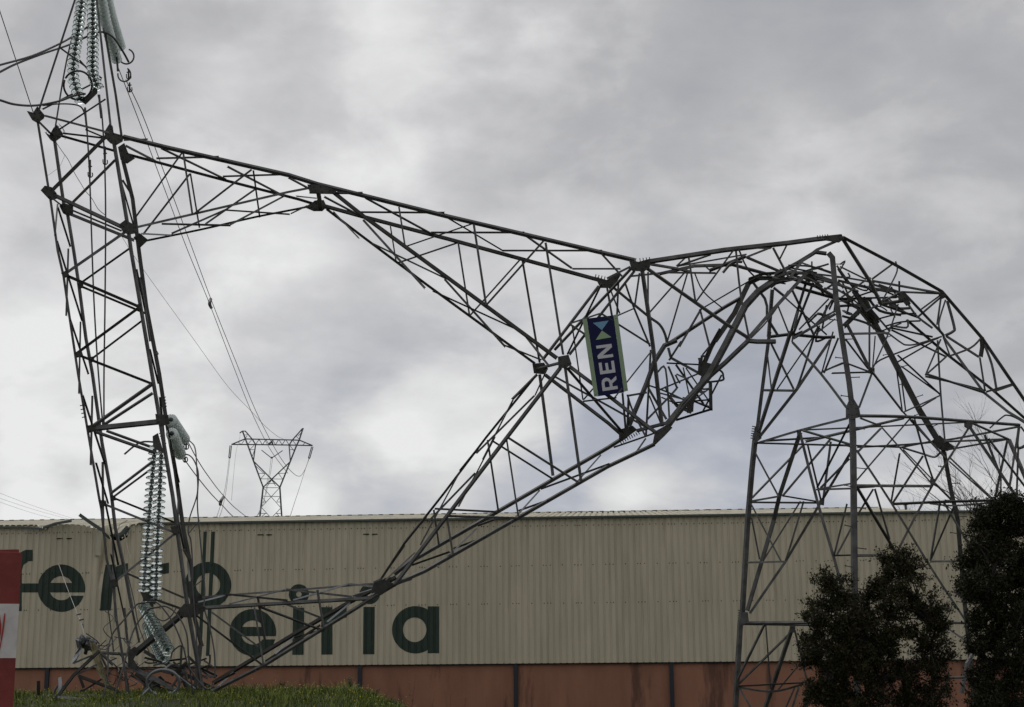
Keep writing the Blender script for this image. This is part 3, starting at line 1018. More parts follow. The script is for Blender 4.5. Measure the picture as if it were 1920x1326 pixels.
F .04 1280,745 1330,762
N .13 378,1139 690,1121 716,1110
F .10 374,1120 530,1108 704,1094
NF .05 372,1129 424,1116
NF .05 429,1133 534,1106
FN .07 422,1114 539,1126
NF .05 550,1125 653,1095
FN .07 536,1105 660,1119
FN .07 653,1095 710,1101
NF .09 662,1118 708,1104
F .15 398,1280 552,1187 656,1127 700,1104 742,1081
N .13 398,1298 497,1248 607,1180 700,1122 740,1098
F .08 397,1148 484,1212
N .10 365,1152 493,1248
N .08 477,1139 494,1246
N .08 596,1106 608,1178
N .08 484,1138 607,1184
F .07 534,1132 603,1159
F .07 483,1120 496,1200
NF .05 516,1226 552,1194
NF .05 480,1256 500,1246
NF .05 403,1292 438,1260
NF .05 614,1166 657,1131
FN .08 497,1240 600,1172
FN .09 552,1196 607,1180
FN .09 398,1284 440,1262
N .08 700,1092 716,1085
N .22 342,1148 250,1224
N .22 236,1246 300,1278 352,1312
F .16 270,1221 330,1256 402,1292
N .12 186,1220 137,1266 98,1318
F .10 185,1222 206,1264
N .06 137,1244 173,1229
N .06 144,1265 182,1246
N .13 148,1266 157,1290
F .10 205,1264 165,1290 150,1296
F .12 150,1268 215,1292 232,1306
F .10 175,1222 240,1226
N .09 190,1224 213,1246
M .07 107,1306 162,1312
M .10 233,1250 243,1305
M .08 340,1210 336,1262 320,1290
F .16 255,1262 290,1290
M .16 374,1210 366,1290
M .12 352,1230 372,1250
M .10 345,1248 352,1295
F .10 310,1240 350,1235
N .10 256,1318 282,1284 290,1276
M .08 340,1270 382,1298
F .12 402,1280 440,1262
M .10 120,1286 106,1312
M .08 232,1140 238,1200 246,1236
M .06 243,1120 262,1205
"""
def pylon():
    base = P(1600, 1405, 36); base.z = 0
    py = empty('collapsed_pylon', base)
    tag(py, 'grey steel lattice transmission pylon collapsed and folded over, its crossarm standing on the grass', 'pylon')
    rng = random.Random(11); members = []
    g2 = random.Random(77); extra = []
    for (x0, y0, x1, y1, n, ll, sl) in [(1450, 506, 1540, 536, 9, 44, .3), (1580, 530, 1690, 590, 14, 50, .5), (1250, 700, 1325, 762, 6, 36, .7), (1490, 565, 1560, 625, 5, 46, -.7), (230, 1235, 400, 1298, 32, 56, .5)]:
        for _ in range(n):
            x, y = g2.uniform(x0, x1), g2.uniform(y0, y1); a = math.atan(sl) + g2.gauss(0, .55); h = g2.uniform(.3, .8) * ll / 2
            q = [(x - h * math.cos(a), y - h * math.sin(a)), (x + g2.uniform(-5, 5), y + g2.uniform(-5, 5)), (x + h * math.cos(a), y + h * math.sin(a))]
            if g2.random() < .5: q.pop(1)
            q = [(u, min(v, 1304)) for u, v in q]
            extra.append('%s %.2f %s' % (g2.choice('FFMG'), g2.choice((.05, .06, .08, .10)), ' '.join('%.1f,%.1f' % t for t in q)))
    for ln in MEM.strip().splitlines() + extra:
        t = ln.split(); c = t[0]; w = float(t[1]) * WS
        pts = [tuple(float(q) for q in s.split(',')) for s in t[2:]]
        if c in ('NF', 'FN', 'ab', 'cb', 'be', 'NM', 'MN'):
            f0, f1 = DEP[c[0]], DEP[c[1]]; n = len(pts) - 1
            P3 = [P(x, y, f0(x, y) * (1 - i / n) + f1(x, y) * (i / n) - .02) for i, (x, y) in enumerate(pts)]
        else:
            f = DEP[c[0]]; jit = rng.uniform(-.035, .035) if w < .09 else 0
            P3 = [P(x, y, f(x, y) + jit) for x, y in pts]
            if c == 'F' and 1330 < pts[0][0] < 1770 and 470 < pts[0][1] < 640:
                dd = rng.uniform(-.6, .5); P3 = [P(x, y, f(x, y) + dd * (.4 + .6 * (i % 2))) for i, (x, y) in enumerate(pts)]
        # far members look smaller: keep real size growing with depth
        L = sum(math.dist(a, b) for a, b in zip(pts, pts[1:]))
        members.append((c, w, pts, P3, L))
    chords = [m for m in members if (m[1] >= .13 * WS - 1e-6 and m[4] > 130) or len(m[2]) > 5]
    cid = set(id(m) for m in chords); rest = sorted([m for m in members if id(m) not in cid], key=lambda m: -m[4] * m[1])
    def mk(mb, m):
        c, w, pts, P3, L = m
        crushed = len(pts) > 2 and m[1] < .12 * WS
        if crushed: P3 = smooth_line(P3, 4)
        big = w >= .075 * WS
        mb.angle(P3, w * (.76 if big else 1), .35 if c in ('p', 'q') else rng.uniform(.30, .75) * rng.choice((-1, 1)) if big else rng.uniform(-.35, .35), rng.choice((-1, 1)))
    def pick(m):
        x = m[2][0][0]; c = m[0][0]
        r = rng.random()
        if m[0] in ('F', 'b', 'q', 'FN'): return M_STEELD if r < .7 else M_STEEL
        if m[0] == 'NF' and m[1] < .055 * WS + .001: return M_STEELG
        return M_STEEL if r < .85 else M_STEELD
    legs = []
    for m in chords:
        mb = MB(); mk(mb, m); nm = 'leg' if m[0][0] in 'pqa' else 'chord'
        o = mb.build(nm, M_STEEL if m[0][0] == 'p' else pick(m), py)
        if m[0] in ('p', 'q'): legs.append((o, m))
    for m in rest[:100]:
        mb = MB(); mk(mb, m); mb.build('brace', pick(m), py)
    mbs = [MB(), MB(), MB()]; mats = [M_STEEL, M_STEELD, M_STEELG]; mb = MB()
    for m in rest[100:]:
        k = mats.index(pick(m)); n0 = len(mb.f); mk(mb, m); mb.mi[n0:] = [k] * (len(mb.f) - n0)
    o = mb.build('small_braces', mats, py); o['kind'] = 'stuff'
    # step bolts are sub-parts of the legs
    for (o, m) in legs:
        P3 = m[3]; acc = 0.0; side = 1; nxt = .3
        cnt = 0
        for a, b in zip(P3, P3[1:]):
            L = (b - a).length; d = (b - a).normalized()
            while nxt < acc + L and cnt < 60:
                p = a + d * (nxt - acc); s = d.cross(Vector((0, 1, 0))).normalized() * side
                s = (s + Vector((0, -.25, -.12 if side > 0 else .15))).normalized()
                mb = MB(); q0 = p + s * .05; q1 = p + s * .23
                mb.tube([q0, q1], .011, 6); mb.tube([q1, q1 + s * .014], .021, 6)
                bo = mb.build('step_bolt', M_STEEL, o); bo.matrix_parent_inverse = Matrix.Identity(4)
                side = -side; nxt += .44; cnt += 1
            acc += L
    # gusset plates with bolts
    GUS = [
        ('N', [(50, 208), (62, 211), (70, 199), (78, 209), (84, 216), (82, 222), (70, 231), (60, 225)]),
        ('F', [(83, 247), (93, 253), (100, 240), (107, 234), (118, 250), (114, 258), (101, 267), (94, 262)]),
        ('N', [(195, 248), (205, 232), (211, 236), (213, 249), (230, 254), (230, 265), (218, 272), (207, 269), (200, 262)]),
        ('F', [(221, 276), (233, 268), (240, 286), (253, 297), (238, 307), (226, 300)]),
        ('N', [(76, 357), (84, 348), (97, 351), (106, 362), (108, 372), (95, 376), (90, 372)]),
        ('F', [(111, 386), (118, 380), (137, 386), (137, 400), (128, 406), (118, 400)]),
        ('N', [(223, 421), (235, 412), (258, 425), (258, 437), (240, 440), (230, 435)]),
        ('F', [(250, 445), (262, 437), (278, 450), (263, 464)]),
        ('N', [(114, 512), (126, 506), (130, 517), (122, 521)]), ('F', [(144, 532), (156, 530), (156, 540), (148, 541)]),
        ('N', [(254, 572), (264, 568), (266, 582), (258, 582)]), ('N', [(139, 662), (150, 657), (156, 668), (143, 671)]), ('F', [(166, 670), (176, 668), (177, 678), (170, 680)]),
        ('N', [(162, 798), (176, 796), (180, 808), (166, 812)]), ('N', [(291, 776), (315, 778), (318, 795), (300, 800), (293, 792)]),
        ('N', [(184, 938), (196, 938), (200, 948), (188, 952)]), ('F', [(206, 928), (216, 930), (218, 938), (208, 940)]),
        ('N', [(319, 988), (334, 984), (338, 1000), (326, 1005)]), ('N', [(205, 1088), (220, 1085), (222, 1100), (210, 1102)]),
        ('N', [(330, 1150), (345, 1132), (368, 1132), (385, 1138), (384, 1146), (362, 1158), (345, 1158)]),
        ('F', [(362, 1118), (378, 1116), (380, 1126), (366, 1132)]),
        ('N', [(576, 346), (600, 346), (631, 357), (628, 363), (604, 363), (580, 359)]),
        ('F', [(574, 390), (590, 376), (607, 375), (613, 388), (604, 396), (588, 396)]),
        ('N', [(1046, 669), (1066, 665), (1072, 683), (1060, 691), (1047, 689)]),
        ('F', [(998, 682), (1020, 680), (1028, 692), (1020, 702), (1001, 700)]),
        ('N', [(1179, 487), (1197, 491), (1219, 485), (1219, 501), (1208, 509), (1185, 508)]),
        ('F', [(1115, 519), (1138, 525), (1160, 511), (1163, 518), (1150, 540), (1126, 540)]),
        ('N', [(1228, 809), (1253, 795), (1261, 802), (1247, 817), (1228, 835), (1224, 830)]),
        ('F', [(1160, 806), (1186, 798), (1195, 806), (1173, 822), (1161, 827)]),
        ('N', [(694, 1112), (702, 1092), (720, 1086), (738, 1094), (716, 1112)]), ('F', [(700, 1098), (722, 1084), (734, 1082), (728, 1096)]),
        ('p', [(1586, 764), (1592, 750), (1601, 748), (1611, 764), (1614, 782), (1598, 786), (1586, 784)]),
        ('c', [(1808, 789), (1824, 791), (1823, 802), (1815, 805), (1808, 800)]),
        ('q', [(1746, 827), (1762, 816), (1776, 828), (1791, 838), (1777, 846), (1762, 843)]),
        ('a', [(1494, 806), (1502, 805), (1503, 818), (1495, 819)]),
        ('a', [(1415, 800), (1426, 805), (1428, 822), (1416, 832), (1412, 825)]),
        ('a', [(1389, 1148), (1402, 1148), (1405, 1170), (1388, 1174)]),
        ('a', [(1481, 1174), (1491, 1174), (1491, 1186), (1482, 1187)]),
        ('N', [(1764, 546), (1770, 547), (1775, 557), (1766, 561), (1760, 553)]),
        ('M', [(1683, 549), (1697, 546), (1700, 562), (1686, 566)]),
        ('M', [(1690, 562), (1702, 556), (1708, 570), (1700, 574)]),
        ('N', [(1545, 444), (1578, 439), (1583, 448), (1573, 455), (1548, 451)]),
        ('F', [(1440, 528), (1456, 512), (1470, 512), (1474, 528), (1458, 532), (1446, 541)]), ('F', [(1508, 510), (1522, 508), (1530, 524), (1516, 530)]),
        ('F', [(1620, 574), (1636, 582), (1650, 604), (1640, 612), (1626, 600)]),
        ('F', [(1606, 560), (1622, 556), (1636, 590), (1622, 600)]),
        ('F', [(1310, 676), (1334, 682), (1330, 712), (1308, 702)]),
        ('M', [(1288, 748), (1302, 740), (1300, 772), (1288, 775)]),
        ('N', [(240, 1222), (252, 1212), (262, 1218), (250, 1236), (262, 1256), (240, 1252)]),
        ('b', [(1536, 938), (1546, 936), (1545, 948), (1536, 946)]), ('c', [(1744, 898), (1754, 898), (1754, 910), (1745, 910)]),
        ('b', [(1628, 688), (1640, 690), (1640, 702), (1628, 700)]),
    ]
    for c, poly in GUS:
        f = DEP[c]; cx = sum(p[0] for p in poly) / len(poly); cy = sum(p[1] for p in poly) / len(poly); dd = f(cx, cy) - .035
        mb = MB(); n = len(poly); fr = [P(x, y, dd) for x, y in poly]; bk = [P(x, y, dd) + Vector((0, .016, 0)) for x, y in poly]
        mb.add(fr + bk, [tuple(range(n)), tuple(range(2 * n - 1, n - 1, -1))] + [(i, i + n, (i + 1) % n + n, (i + 1) % n) for i in range(n)])
        for k in range(n):
            for s in (.55, .78):
                x = cx + (poly[k][0] - cx) * s; y = cy + (poly[k][1] - cy) * s
                mb.tube([P(x, y, dd + .01), P(x, y, dd - .018)], .014, 6)
        mb.build('gusset_plate', M_STEEL if c in 'pca' else M_STEELD, py)
    # splice bolts standing proud of chords
    for (x0, y0, x1, y1, n, c) in [(548, 331, 580, 339, 8, 'N'), (1176, 484, 1192, 487, 4, 'N'), (1200, 487, 1218, 485, 4, 'N'), (1117, 517, 1134, 521, 4, 'F'), (1164, 830, 1198, 812, 9, 'F'), (1533, 444, 1552, 442, 5, 'N'), (154, 760, 158, 782, 4, 'N'), (1414, 800, 1411, 822, 6, 'a'), (308, 745, 310, 762, 4, 'F'), (1388, 1145, 1387, 1168, 6, 'a'), (302, 812, 309, 832, 5, 'N')]:
        f = DEP[c]; mb = MB(); a = P(x0, y0, f(x0, y0)); b = P(x1, y1, f(x1, y1)); d = (b - a).normalized(); nn = d.cross(Vector((0, 1, 0))).normalized()
        if nn.z < 0 and c != 'a': nn = -nn
        if c == 'F' and x0 == 1164: nn = -nn
        for k in range(n):
            p = a.lerp(b, k / (n - 1)); mb.tube([p - nn * .05, p + nn * .035], .012, 6)
        mb.build('bolt_row', M_STEELD, py)
pylon()

# ------------------------------------------------------------------ sign
def sign():
    c = [(1092, 598.5), (1158, 590.6), (1177.7, 735), (1114, 744.4)]; d = dN(1130, 660) - .16
    Q = [P(x, y, d) for x, y in c]
    def pt(u, v, off=0.0):
        return Q[0] * (1 - u) * (1 - v) + Q[1] * u * (1 - v) + Q[2] * u * v + Q[3] * (1 - u) * v + Vector((0, -off, 0))
    r = empty('operator_sign', Q[3]); tag(r, 'navy REN sign with pale green side strips hanging sideways on the lattice', 'sign')
    def slab(name, m, poly, o0, o1, parent=r):
        n = len(poly); mb = MB(); fr = [pt(u, v, o1) for u, v in poly]; bk = [pt(u, v, o0) for u, v in poly]
        mb.add(fr + bk, [tuple(range(n)), tuple(range(2 * n - 1, n - 1, -1))] + [(i, i + n, (i + 1) % n + n, (i + 1) % n) for i in range(n)])
        o = mb.build(name, m, parent)
        if parent is not r: o.matrix_parent_inverse = Matrix.Identity(4)
        return o
    pn = slab('panel', M_BLUE, [(.125, 0.0), (.88, 0), (.88, 1), (.125, 1)], 0, .01)
    slab('side_strip', M_SGREEN, [(0, .006), (.123, .0), (.123, 1.0), (0, .995)], -.004, .016); slab('side_strip', M_SGREEN, [(.882, 0), (1, -.012), (1, .985), (.882, .99)], -.004, .016)
    slab('logo_triangle', M_SBLUE, [(.275, .066), (.73, .060), (.50, .172)], .0105, .013, pn)
    slab('logo_triangle', M_SGRN, [(.50, .178), (.74, .278), (.285, .288)], .0105, .013, pn)
    slab('bolt', M_STEELG, [(.93, .03), (.97, .03), (.97, .045), (.93, .045)], .016, .025); slab('bolt', M_STEELG, [(.93, .95), (.97, .95), (.97, .965), (.93, .965)], .016, .025)
    slab('bolt', M_STEELG, [(.03, .5), (.07, .5), (.07, .515), (.03, .515)], .016, .025); slab('bolt', M_STEELG, [(.03, .96), (.07, .96), (.07, .975), (.03, .975)], .016, .025)
    # letters read upwards: b (letter height) runs right to left, a runs up
    U0, U1 = .27, .715
    def L(polys, v0, v1):
        for pl in polys: slab('letter', M_WHITE, [(U1 - (U1 - U0) * b, v1 - (v1 - v0) * a) for a, b in pl], .0105, .013, pn)
    # N as one outline; E as one; R as one with bowl cut in
    L([[(0, 0), (.22, 0), (.22, .66), (.74, 0), (1, 0), (1, 1), (.78, 1), (.78, .34), (.26, 1), (0, 1)]], .362, .532)
    L([[(0, 0), (1, 0), (1, .19), (.27, .19), (.27, .41), (.88, .41), (.88, .59), (.27, .59), (.27, .81), (.98, .81), (.98, 1), (0, 1)]], .580, .732)
    L([[(0, 0), (.24, 0), (.24, .31), (.46, .31), (.72, 0), (1, 0), (.70, .36), (.88, .47), (.96, .65), (.90, .85), (.76, .96), (.55, 1), (0, 1), (0, .5), (.24, .5), (.24, .81), (.53, .81), (.66, .78), (.71, .655), (.66, .54), (.53, .5), (0, .5)]], .775, .945)
sign()

# ------------------------------------------------------------------ insulators
def disc_mesh(r=.127):
    prof = [(.022, .006), (.05, .004), (.085, -.012), (.117, -.032), (.127, -.044), (.124, -.050), (.112, -.042), (.100, -.052), (.094, -.040), (.080, -.052), (.072, -.036), (.055, -.048), (.04, -.03), (.022, -.02)]
    prof = [(a * r / .127, b) for a, b in prof]
    n = 28; mb = MB(); vs = []
    for (a, b) in prof:
        for k in range(n): t = 2 * math.pi * k / n; vs.append((a * math.cos(t), a * math.sin(t), b))
    m = len(prof); fs = [(i * n + k, ((i + 1) % m) * n + k, ((i + 1) % m) * n + (k + 1) % n, i * n + (k + 1) % n) for i in range(m) for k in range(n)]
    mb.add(vs, fs); me = mb.mesh('glass_disc', True); me.materials.append(M_GLASS); return me
def cap_mesh():
    prof = [(.0, .075), (.018, .075), (.03, .07), (.042, .05), (.046, .006), (.050, .0), (.02, -.003), (.014, -.02), (.012, -.075), (.0, -.075)]
    n = 14; mb = MB(); vs = [(a * math.cos(2 * math.pi * k / n), a * math.sin(2 * math.pi * k / n), b) for a, b in prof for k in range(n)]
    fs = [(i * n + k, (i + 1) * n + k, (i + 1) * n + (k + 1) % n, i * n + (k + 1) % n) for i in range(len(prof) - 1) for k in range(n)]
    mb.add(vs, fs); me = mb.mesh('iron_cap', True); me.materials.append(M_CAP); return me
DISC, CAP = disc_mesh(), cap_mesh()
DISC2 = DISC.copy(); DISC2.name = 'dusty_glass_disc'; DISC2.materials[0] = M_GLASS2
def string(pts, label, group, pitch=.146, rscale=1.12, dusty=False):
    """pts: 3D line from the cap end to the pin end"""
    line = smooth_line(pts, 12); r = empty('insulator_string', pts[0]); tag(r, label, 'insulator', group)
    acc = 0; nxt = .05; prev = None; n = 0
    for a, b in zip(line, line[1:]):
        L = (b - a).length
        while nxt <= acc + L:
            p = a.lerp(b, (nxt - acc) / L); d = (b - a).normalized()
            q = (-d).to_track_quat('Z', 'Y'); M4 = Matrix.LocRotScale(p - Vector(pts[0]), q, Vector((rscale, rscale, 1)))
            for nm, me in (('glass_disc', DISC2 if 'slanting' in (group or '') or 'fore' in label else DISC), ('iron_cap', CAP)):
                o = bpy.data.objects.new(nm, me); COL.objects.link(o); o.parent = r; o.matrix_local = M4
            nxt += pitch; n += 1
        acc += L
    return r
def pp(l): return [P(x, y, d) for x, y, d in l]
string(pp([(291, 832, 34.5), (285, 900, 34.35), (277, 1000, 34.1), (269, 1112, 33.8)]), 'long hanging glass insulator string with bright discs, left of the lower pair', 'lower hanging insulator strings')
string(pp([(303, 843, 34.9), (299, 930, 34.7), (295, 1020, 34.45), (292, 1122, 34.15)]), 'long hanging glass insulator string with bright discs, right of the lower pair', 'lower hanging insulator strings')
string(pp([(160, -60, 35.0), (152, 12, 34.75), (145, 66, 34.5), (138, 118, 34.3), (138, 150, 34.2), (150, 186, 34.1)]), 'glass insulator string at top left running down into the black ring, left of the pair', 'upper hanging insulator strings')
string(pp([(175, -60, 35.1), (174, 4, 34.8), (174, 80, 34.5), (174, 136, 34.25), (182, 162, 34.15)]), 'glass insulator string at top left ending above the yoke plate, right of the pair', 'upper hanging insulator strings')
string(pp([(180, -60, 33.4), (198, 40, 35.2), (220, 116, 36.8)]), 'ribbed pale green insulator string slanting away at top left, lower and nearer of two', 'insulator strings slanting away')
string(pp([(190, -60, 34.2), (206, 20, 35.8), (226, 88, 37.6)]), 'ribbed pale green insulator string slanting away at top left, behind the nearer one', 'insulator strings slanting away')
string(pp([(320, 786, 34.6), (333, 805, 35.8), (346, 824, 37.2)]), 'foreshortened pale green insulator string behind the crossarm joint, upper of two', 'foreshortened insulators on the crossarm', .13)
string(pp([(322, 812, 34.3), (330, 832, 35.4), (338, 852, 36.6)]), 'foreshortened pale green insulator string behind the crossarm joint, lower of two', 'foreshortened insulators on the crossarm', .13)
string(pp([(268, 1134, 34.9), (291, 1175, 34.1), (316, 1221, 33.3)]), 'fallen insulator string leaning over the wreckage, its end disc facing out', 'fallen insulator strings', .146)
string(pp([(276, 1170, 36.0), (292, 1205, 35.2), (307, 1238, 34.3)]), 'fallen insulator string half hidden beneath the leaning one', 'fallen insulator strings', .135)
string(pp([(284, 1314, 33.4), (292, 1312, 33.5), (302, 1311, 33.55)]), 'short broken insulator lying in the grass below the ring', None, .11)
string(pp([(314, 1310, 33.3), (324, 1308, 33.4), (332, 1307, 33.5)]), 'broken insulator end lying in grass at the foot of the crossarm', None, .11)

def plate(name, pts, d, m, label=None, cat=None, th=.02):
    mb = MB(); n = len(pts); fr = [P(x, y, d) for x, y in pts]; bk = [q + Vector((0, th, 0)) for q in fr]
    mb.add(fr + bk, [tuple(range(n)), tuple(range(2 * n - 1, n - 1, -1))] + [(i, i + n, (i + 1) % n + n, (i + 1) % n) for i in range(n)])
    o = mb.build(name, m)
    if label: tag(o, label, cat)
    return o
plate('yoke_plate', [(150, 188), (172, 172), (176, 162), (183, 168), (182, 175), (160, 196)], 34.15, M_STEELD, 'dark triangular yoke plate joining the upper insulator pair', 'yoke plate')
plate('yoke_plate', [(262, 1108), (276, 1112), (292, 1122), (291, 1134), (268, 1122)], 34.2, M_STEELD, 'dark slanting yoke plate under the lower insulator pair', 'yoke plate')
plate('yoke_plate', [(286, 818), (296, 812), (300, 826), (306, 846), (297, 846), (287, 838)], 33.7, M_STEELD, 'curved iron fitting at the head of the lower insulator pair', 'fitting')
# grading rings
def ringo(name, cx, cy, rx, ry, d, rt, m, label, a0=0, a1=360, tilt=0, stalks=()):
    pts = []
    n = 40; full = (a1 - a0) >= 360
    for k in range(n if full else n + 1):
        a = math.radians(a0 + (a1 - a0) * k / n); pts.append(P(cx + rx * math.cos(a), cy + ry * math.sin(a), d + tilt * math.sin(a)))
    r = empty(name, P(cx, cy, d)); tag(r, label, 'grading ring')
    mb = MB(); mb.tube(pts, rt, 10, closed=full); mb.build('hoop', m, r, True)
    for s in stalks:
        mb = MB(); mb.tube(smooth_line(pp(s), 4), rt * .8, 8); mb.build('stalk', m, r, True)
ringo('grading_ring', 146, 160, 26.5, 27, 33.75, .024, M_CABLE, 'open black ring around the foot of the upper insulator string', -150, 200, .35)
ringo('grading_ring', 306, 1280, 30.5, 24.5, 33.3, .030, M_STEELG, 'fallen grey grading ring standing in the wreckage by the grass', 0, 360, .15, [[(304, 1258, 33.3), (312, 1252, 33.35), (321, 1245, 33.4)], [(280, 1290, 33.3), (270, 1300, 33.2), (256, 1316, 33.1)], [(334, 1268, 33.3), (352, 1282, 33.5), (366, 1292, 33.6)]])
ringo('arcing_horn', 237, 106, 14, 14, 37.0, .022, M_STEEL, 'curled metal loop beside the slanting upper insulators', -70, 150)
ringo('arcing_horn', 233, 140, 12, 13, 36.8, .02, M_STEEL, 'lower curled metal loop where the line conductors leave', -60, 190)

# ------------------------------------------------------------------ cables
def cable(pts, r, label, sub=8, m=None, name='power_cable', cat='cable', r1=None, group=None):
    """pts (px, py, depth); depth None is filled in as for a straight run"""
    n = len(pts); d0, d1 = pts[0][2], pts[-1][2]
    s = [0]
    for a, b in zip(pts, pts[1:]): s.append(s[-1] + math.dist(a[:2], b[:2]))
    q = []
    for i, p in enumerate(pts):
        d = p[2] if len(p) > 2 and p[2] else 1 / ((1 / d0) * (1 - s[i] / s[-1]) + (1 / d1) * (s[i] / s[-1]))
        q.append(P(p[0], p[1], d))
    ln = smooth_line(q, sub); k = len(ln)
    rr = [r + ((r1 or r) - r) * ((a.y - ln[0].y) / (ln[-1].y - ln[0].y + 1e-6) if r1 else 0) for a in ln]
    mb = MB(); mb.tube(ln, rr, 6); o = mb.build(name, m or M_CABLE, smooth=True); tag(o, label, cat, group); return o
cable([(-20, 128, 31.5), (0, 122, 31.8), (60, 105, 32.8), (112, 82, 34.2), (140, 66, 35.1), (170, 47, 35.4), (186, 37, 35.4), (203, 46, 35.6), (214, 72, 36), (219, 110, 36.5), (221, 134, 36.6)], .028, 'thick jumper cable entering at upper left, upper of two looping past the insulators')
cable([(-20, 145, 31.5), (0, 135, 31.8), (30, 120, 32.3), (80, 101, 33.4), (130, 84, 34.9), (165, 68, 35.2), (190, 60, 35.2), (212, 70, 35.6), (230, 96, 36.4), (241, 116, 36.9)], .028, 'thick jumper cable entering at upper left, lower of two looping past the insulators')
cable([(-20, 183, 31.5), (0, 188, 31.8), (28, 196, 32.3), (66, 198, 33), (110, 190, 33.5), (138, 180, 33.9), (160, 176, 34.1)], .028, 'thick black cable sagging in from the left edge above the crossarm end plate')
cable([(80, 198, 33.4), (110, 195, 33.6), (138, 196, 33.9), (152, 201, 34.0), (158, 212, 34.05), (161, 225, 34.1)], .018, 'short black jumper curving down to the upper clamp')
cable([(-12, -15, 33.0), (0, 22, 33.2), (62, 210, 34.0)], .012, 'thin straight earth wire dropping from top left to the crossarm end')
cable([(158, 205, 34.0), (163, 245, 34.05), (168, 330, 34.1), (172, 450, 34.2), (176, 560, 34.3), (183, 680, 34.4), (193, 800, 34.5)], .019, 'slack cable hanging inside the upright crossarm, left of two')
cable([(184, 178, 34.2), (191, 215, 34.2), (196, 300, 34.3), (198, 400, 34.3), (197, 560, 34.4), (195, 700, 34.5), (195, 800, 34.6)], .019, 'slack cable hanging inside the upright crossarm, right of two')
mb = MB()
cable([(105, 267, 35.3), (118, 286, 35.2), (128, 300, 35.1), (140, 325, 35), (152, 345, 34.9), (160, 358, 34.8), (172, 372, 34.7), (184, 392, 34.6), (198, 404, 34.5)], .008, 'thin kinked wire trailing between the crossarm plates')
cable([(122, 290, 35.2), (112, 312, 35), (100, 322, 34.7), (90, 329, 34.4)], .004, 'very thin loose strand beside the left crossarm chord')
L1 = [(222, 128, 36.8), (258, 220), (305, 345), (352, 470), (393, 570), (435, 680), (475, 780), (510, 848), (540, 888, 286)]
cable(L1, .013, 'long conductor running from the wreck to the distant pylon, left of two', r1=.05)
L2 = [(236, 150, 37), (269, 220), (315, 343), (362, 470), (399, 570), (443, 680), (484, 780), (522, 852), (546, 884), (562, 893), (572, 880), (580, 858, 290)]
cable(L2, .013, 'long conductor running from the wreck to the distant pylon, right of two', r1=.05)
cable([(226, 440, 36), (272, 510), (360, 632), (430, 728), (470, 770), (498, 800), (520, 818), (531, 823, 290)], .005, 'very thin earth wire running beside the conductors to the distant pylon', r1=.035)
cable([(352, 828, 37.4), (372, 865), (392, 895), (416, 926), (444, 955), (470, 972), (484, 965), (491, 952, 288)], .014, 'lower conductor dipping to the warehouse roof, right of two', r1=.05)
cable([(342, 856, 36.8), (365, 888), (394, 924), (417, 948), (440, 971), (470, 992, 120)], .014, 'lower conductor dipping to the warehouse roof, left of two', r1=.03)
for k, (pts, lb) in enumerate([([(395, 561, 108), (393, 570, 106), (396, 577, 108)], 'small spacer clamp on the long conductors'), ([(419, 932, 100), (414, 940, 90), (413, 946, 92)], 'small spacer clamp on the lower conductors')]):
    cable(pts, .12 if k == 0 else .10, lb, name='spacer_clamp', cat='spacer', sub=3)
cable([(346, 822, 37.2), (358, 829, 37), (366, 842, 36.4), (369, 880, 35.6), (370, 925, 35.2), (356, 970, 34.8), (353, 998, 34.6), (358, 1015, 34.5), (361, 1060, 34.4), (360, 1092, 34.3)], .017, 'black jumper cable dropping from the upper foreshortened insulator')
cable([(340, 851, 36.6), (355, 854, 36.4), (365, 866, 36), (372, 890, 35.6), (370, 940, 35.2), (373, 985, 34.9), (380, 1060, 34.6), (384, 1105, 34.4), (383, 1140, 34.2), (393, 1175, 34), (402, 1225, 33.8), (403, 1272, 33.7)], .017, 'black jumper cable dropping from the lower foreshortened insulator past the letters')
cable([(355, 999, 34.6), (364, 988, 34.7), (374, 976, 34.8)], .012, 'short rod tying the two black jumper cables together', name='spacer_rod', cat='rod')
cable([(357, 1104, 34.3), (370, 1095, 34.4), (384, 1084, 34.5)], .014, 'short rod between jumper cables over the round letter', name='spacer_rod', cat='rod')
cable([(236, 1156, 33.7), (256, 1134, 33.6), (270, 1131, 33.5), (283, 1129, 33.4), (298, 1133, 33.3), (324, 1167, 33.2), (343, 1212, 33.1), (354, 1250, 33.1), (381, 1288, 33.1), (394, 1291, 33.2), (401, 1282, 33.3)], .018, 'thick black cable arching over the fallen insulators, larger loop')
cable([(258, 1168, 33.6), (277, 1144, 33.5), (296, 1139, 33.4), (313, 1138, 33.3), (334, 1155, 33.2), (350, 1189, 33.1), (354, 1236, 33.1), (362, 1304, 33.2)], .018, 'thick black cable arching over the fallen insulators, inner loop')
cable([(256, 1134, 33.6), (230, 1165, 33.4), (211, 1189, 33.3), (203, 1219, 33.2), (202, 1265, 33.1), (192, 1318, 33.0)], .019, 'grey brown cable falling from the wreck into the grass, left of two', m=M_STEEL)
cable([(277, 1146, 33.5), (258, 1168, 33.4), (245, 1197, 33.2), (235, 1236, 33.0), (211, 1318, 32.9)], .019, 'grey brown cable falling from the wreck into the grass, right of two', m=M_STEEL)
cable([(240, 1078, 34.6), (252, 1130, 34.4), (262, 1180, 34.2), (289, 1243, 34.0)], .012, 'thin dark rod slanting through the wreckage below the insulators')
cable([(203, 1144, 34.4), (208, 1180, 34.4), (213, 1222, 34.4)], .014, 'dark cable end hanging below the first letter r')
cable([(360, 1090, 34.3), (366, 1160, 34.0), (370, 1220, 33.7), (378, 1290, 33.4)], .015, 'black cable running down the foot of the crossarm')
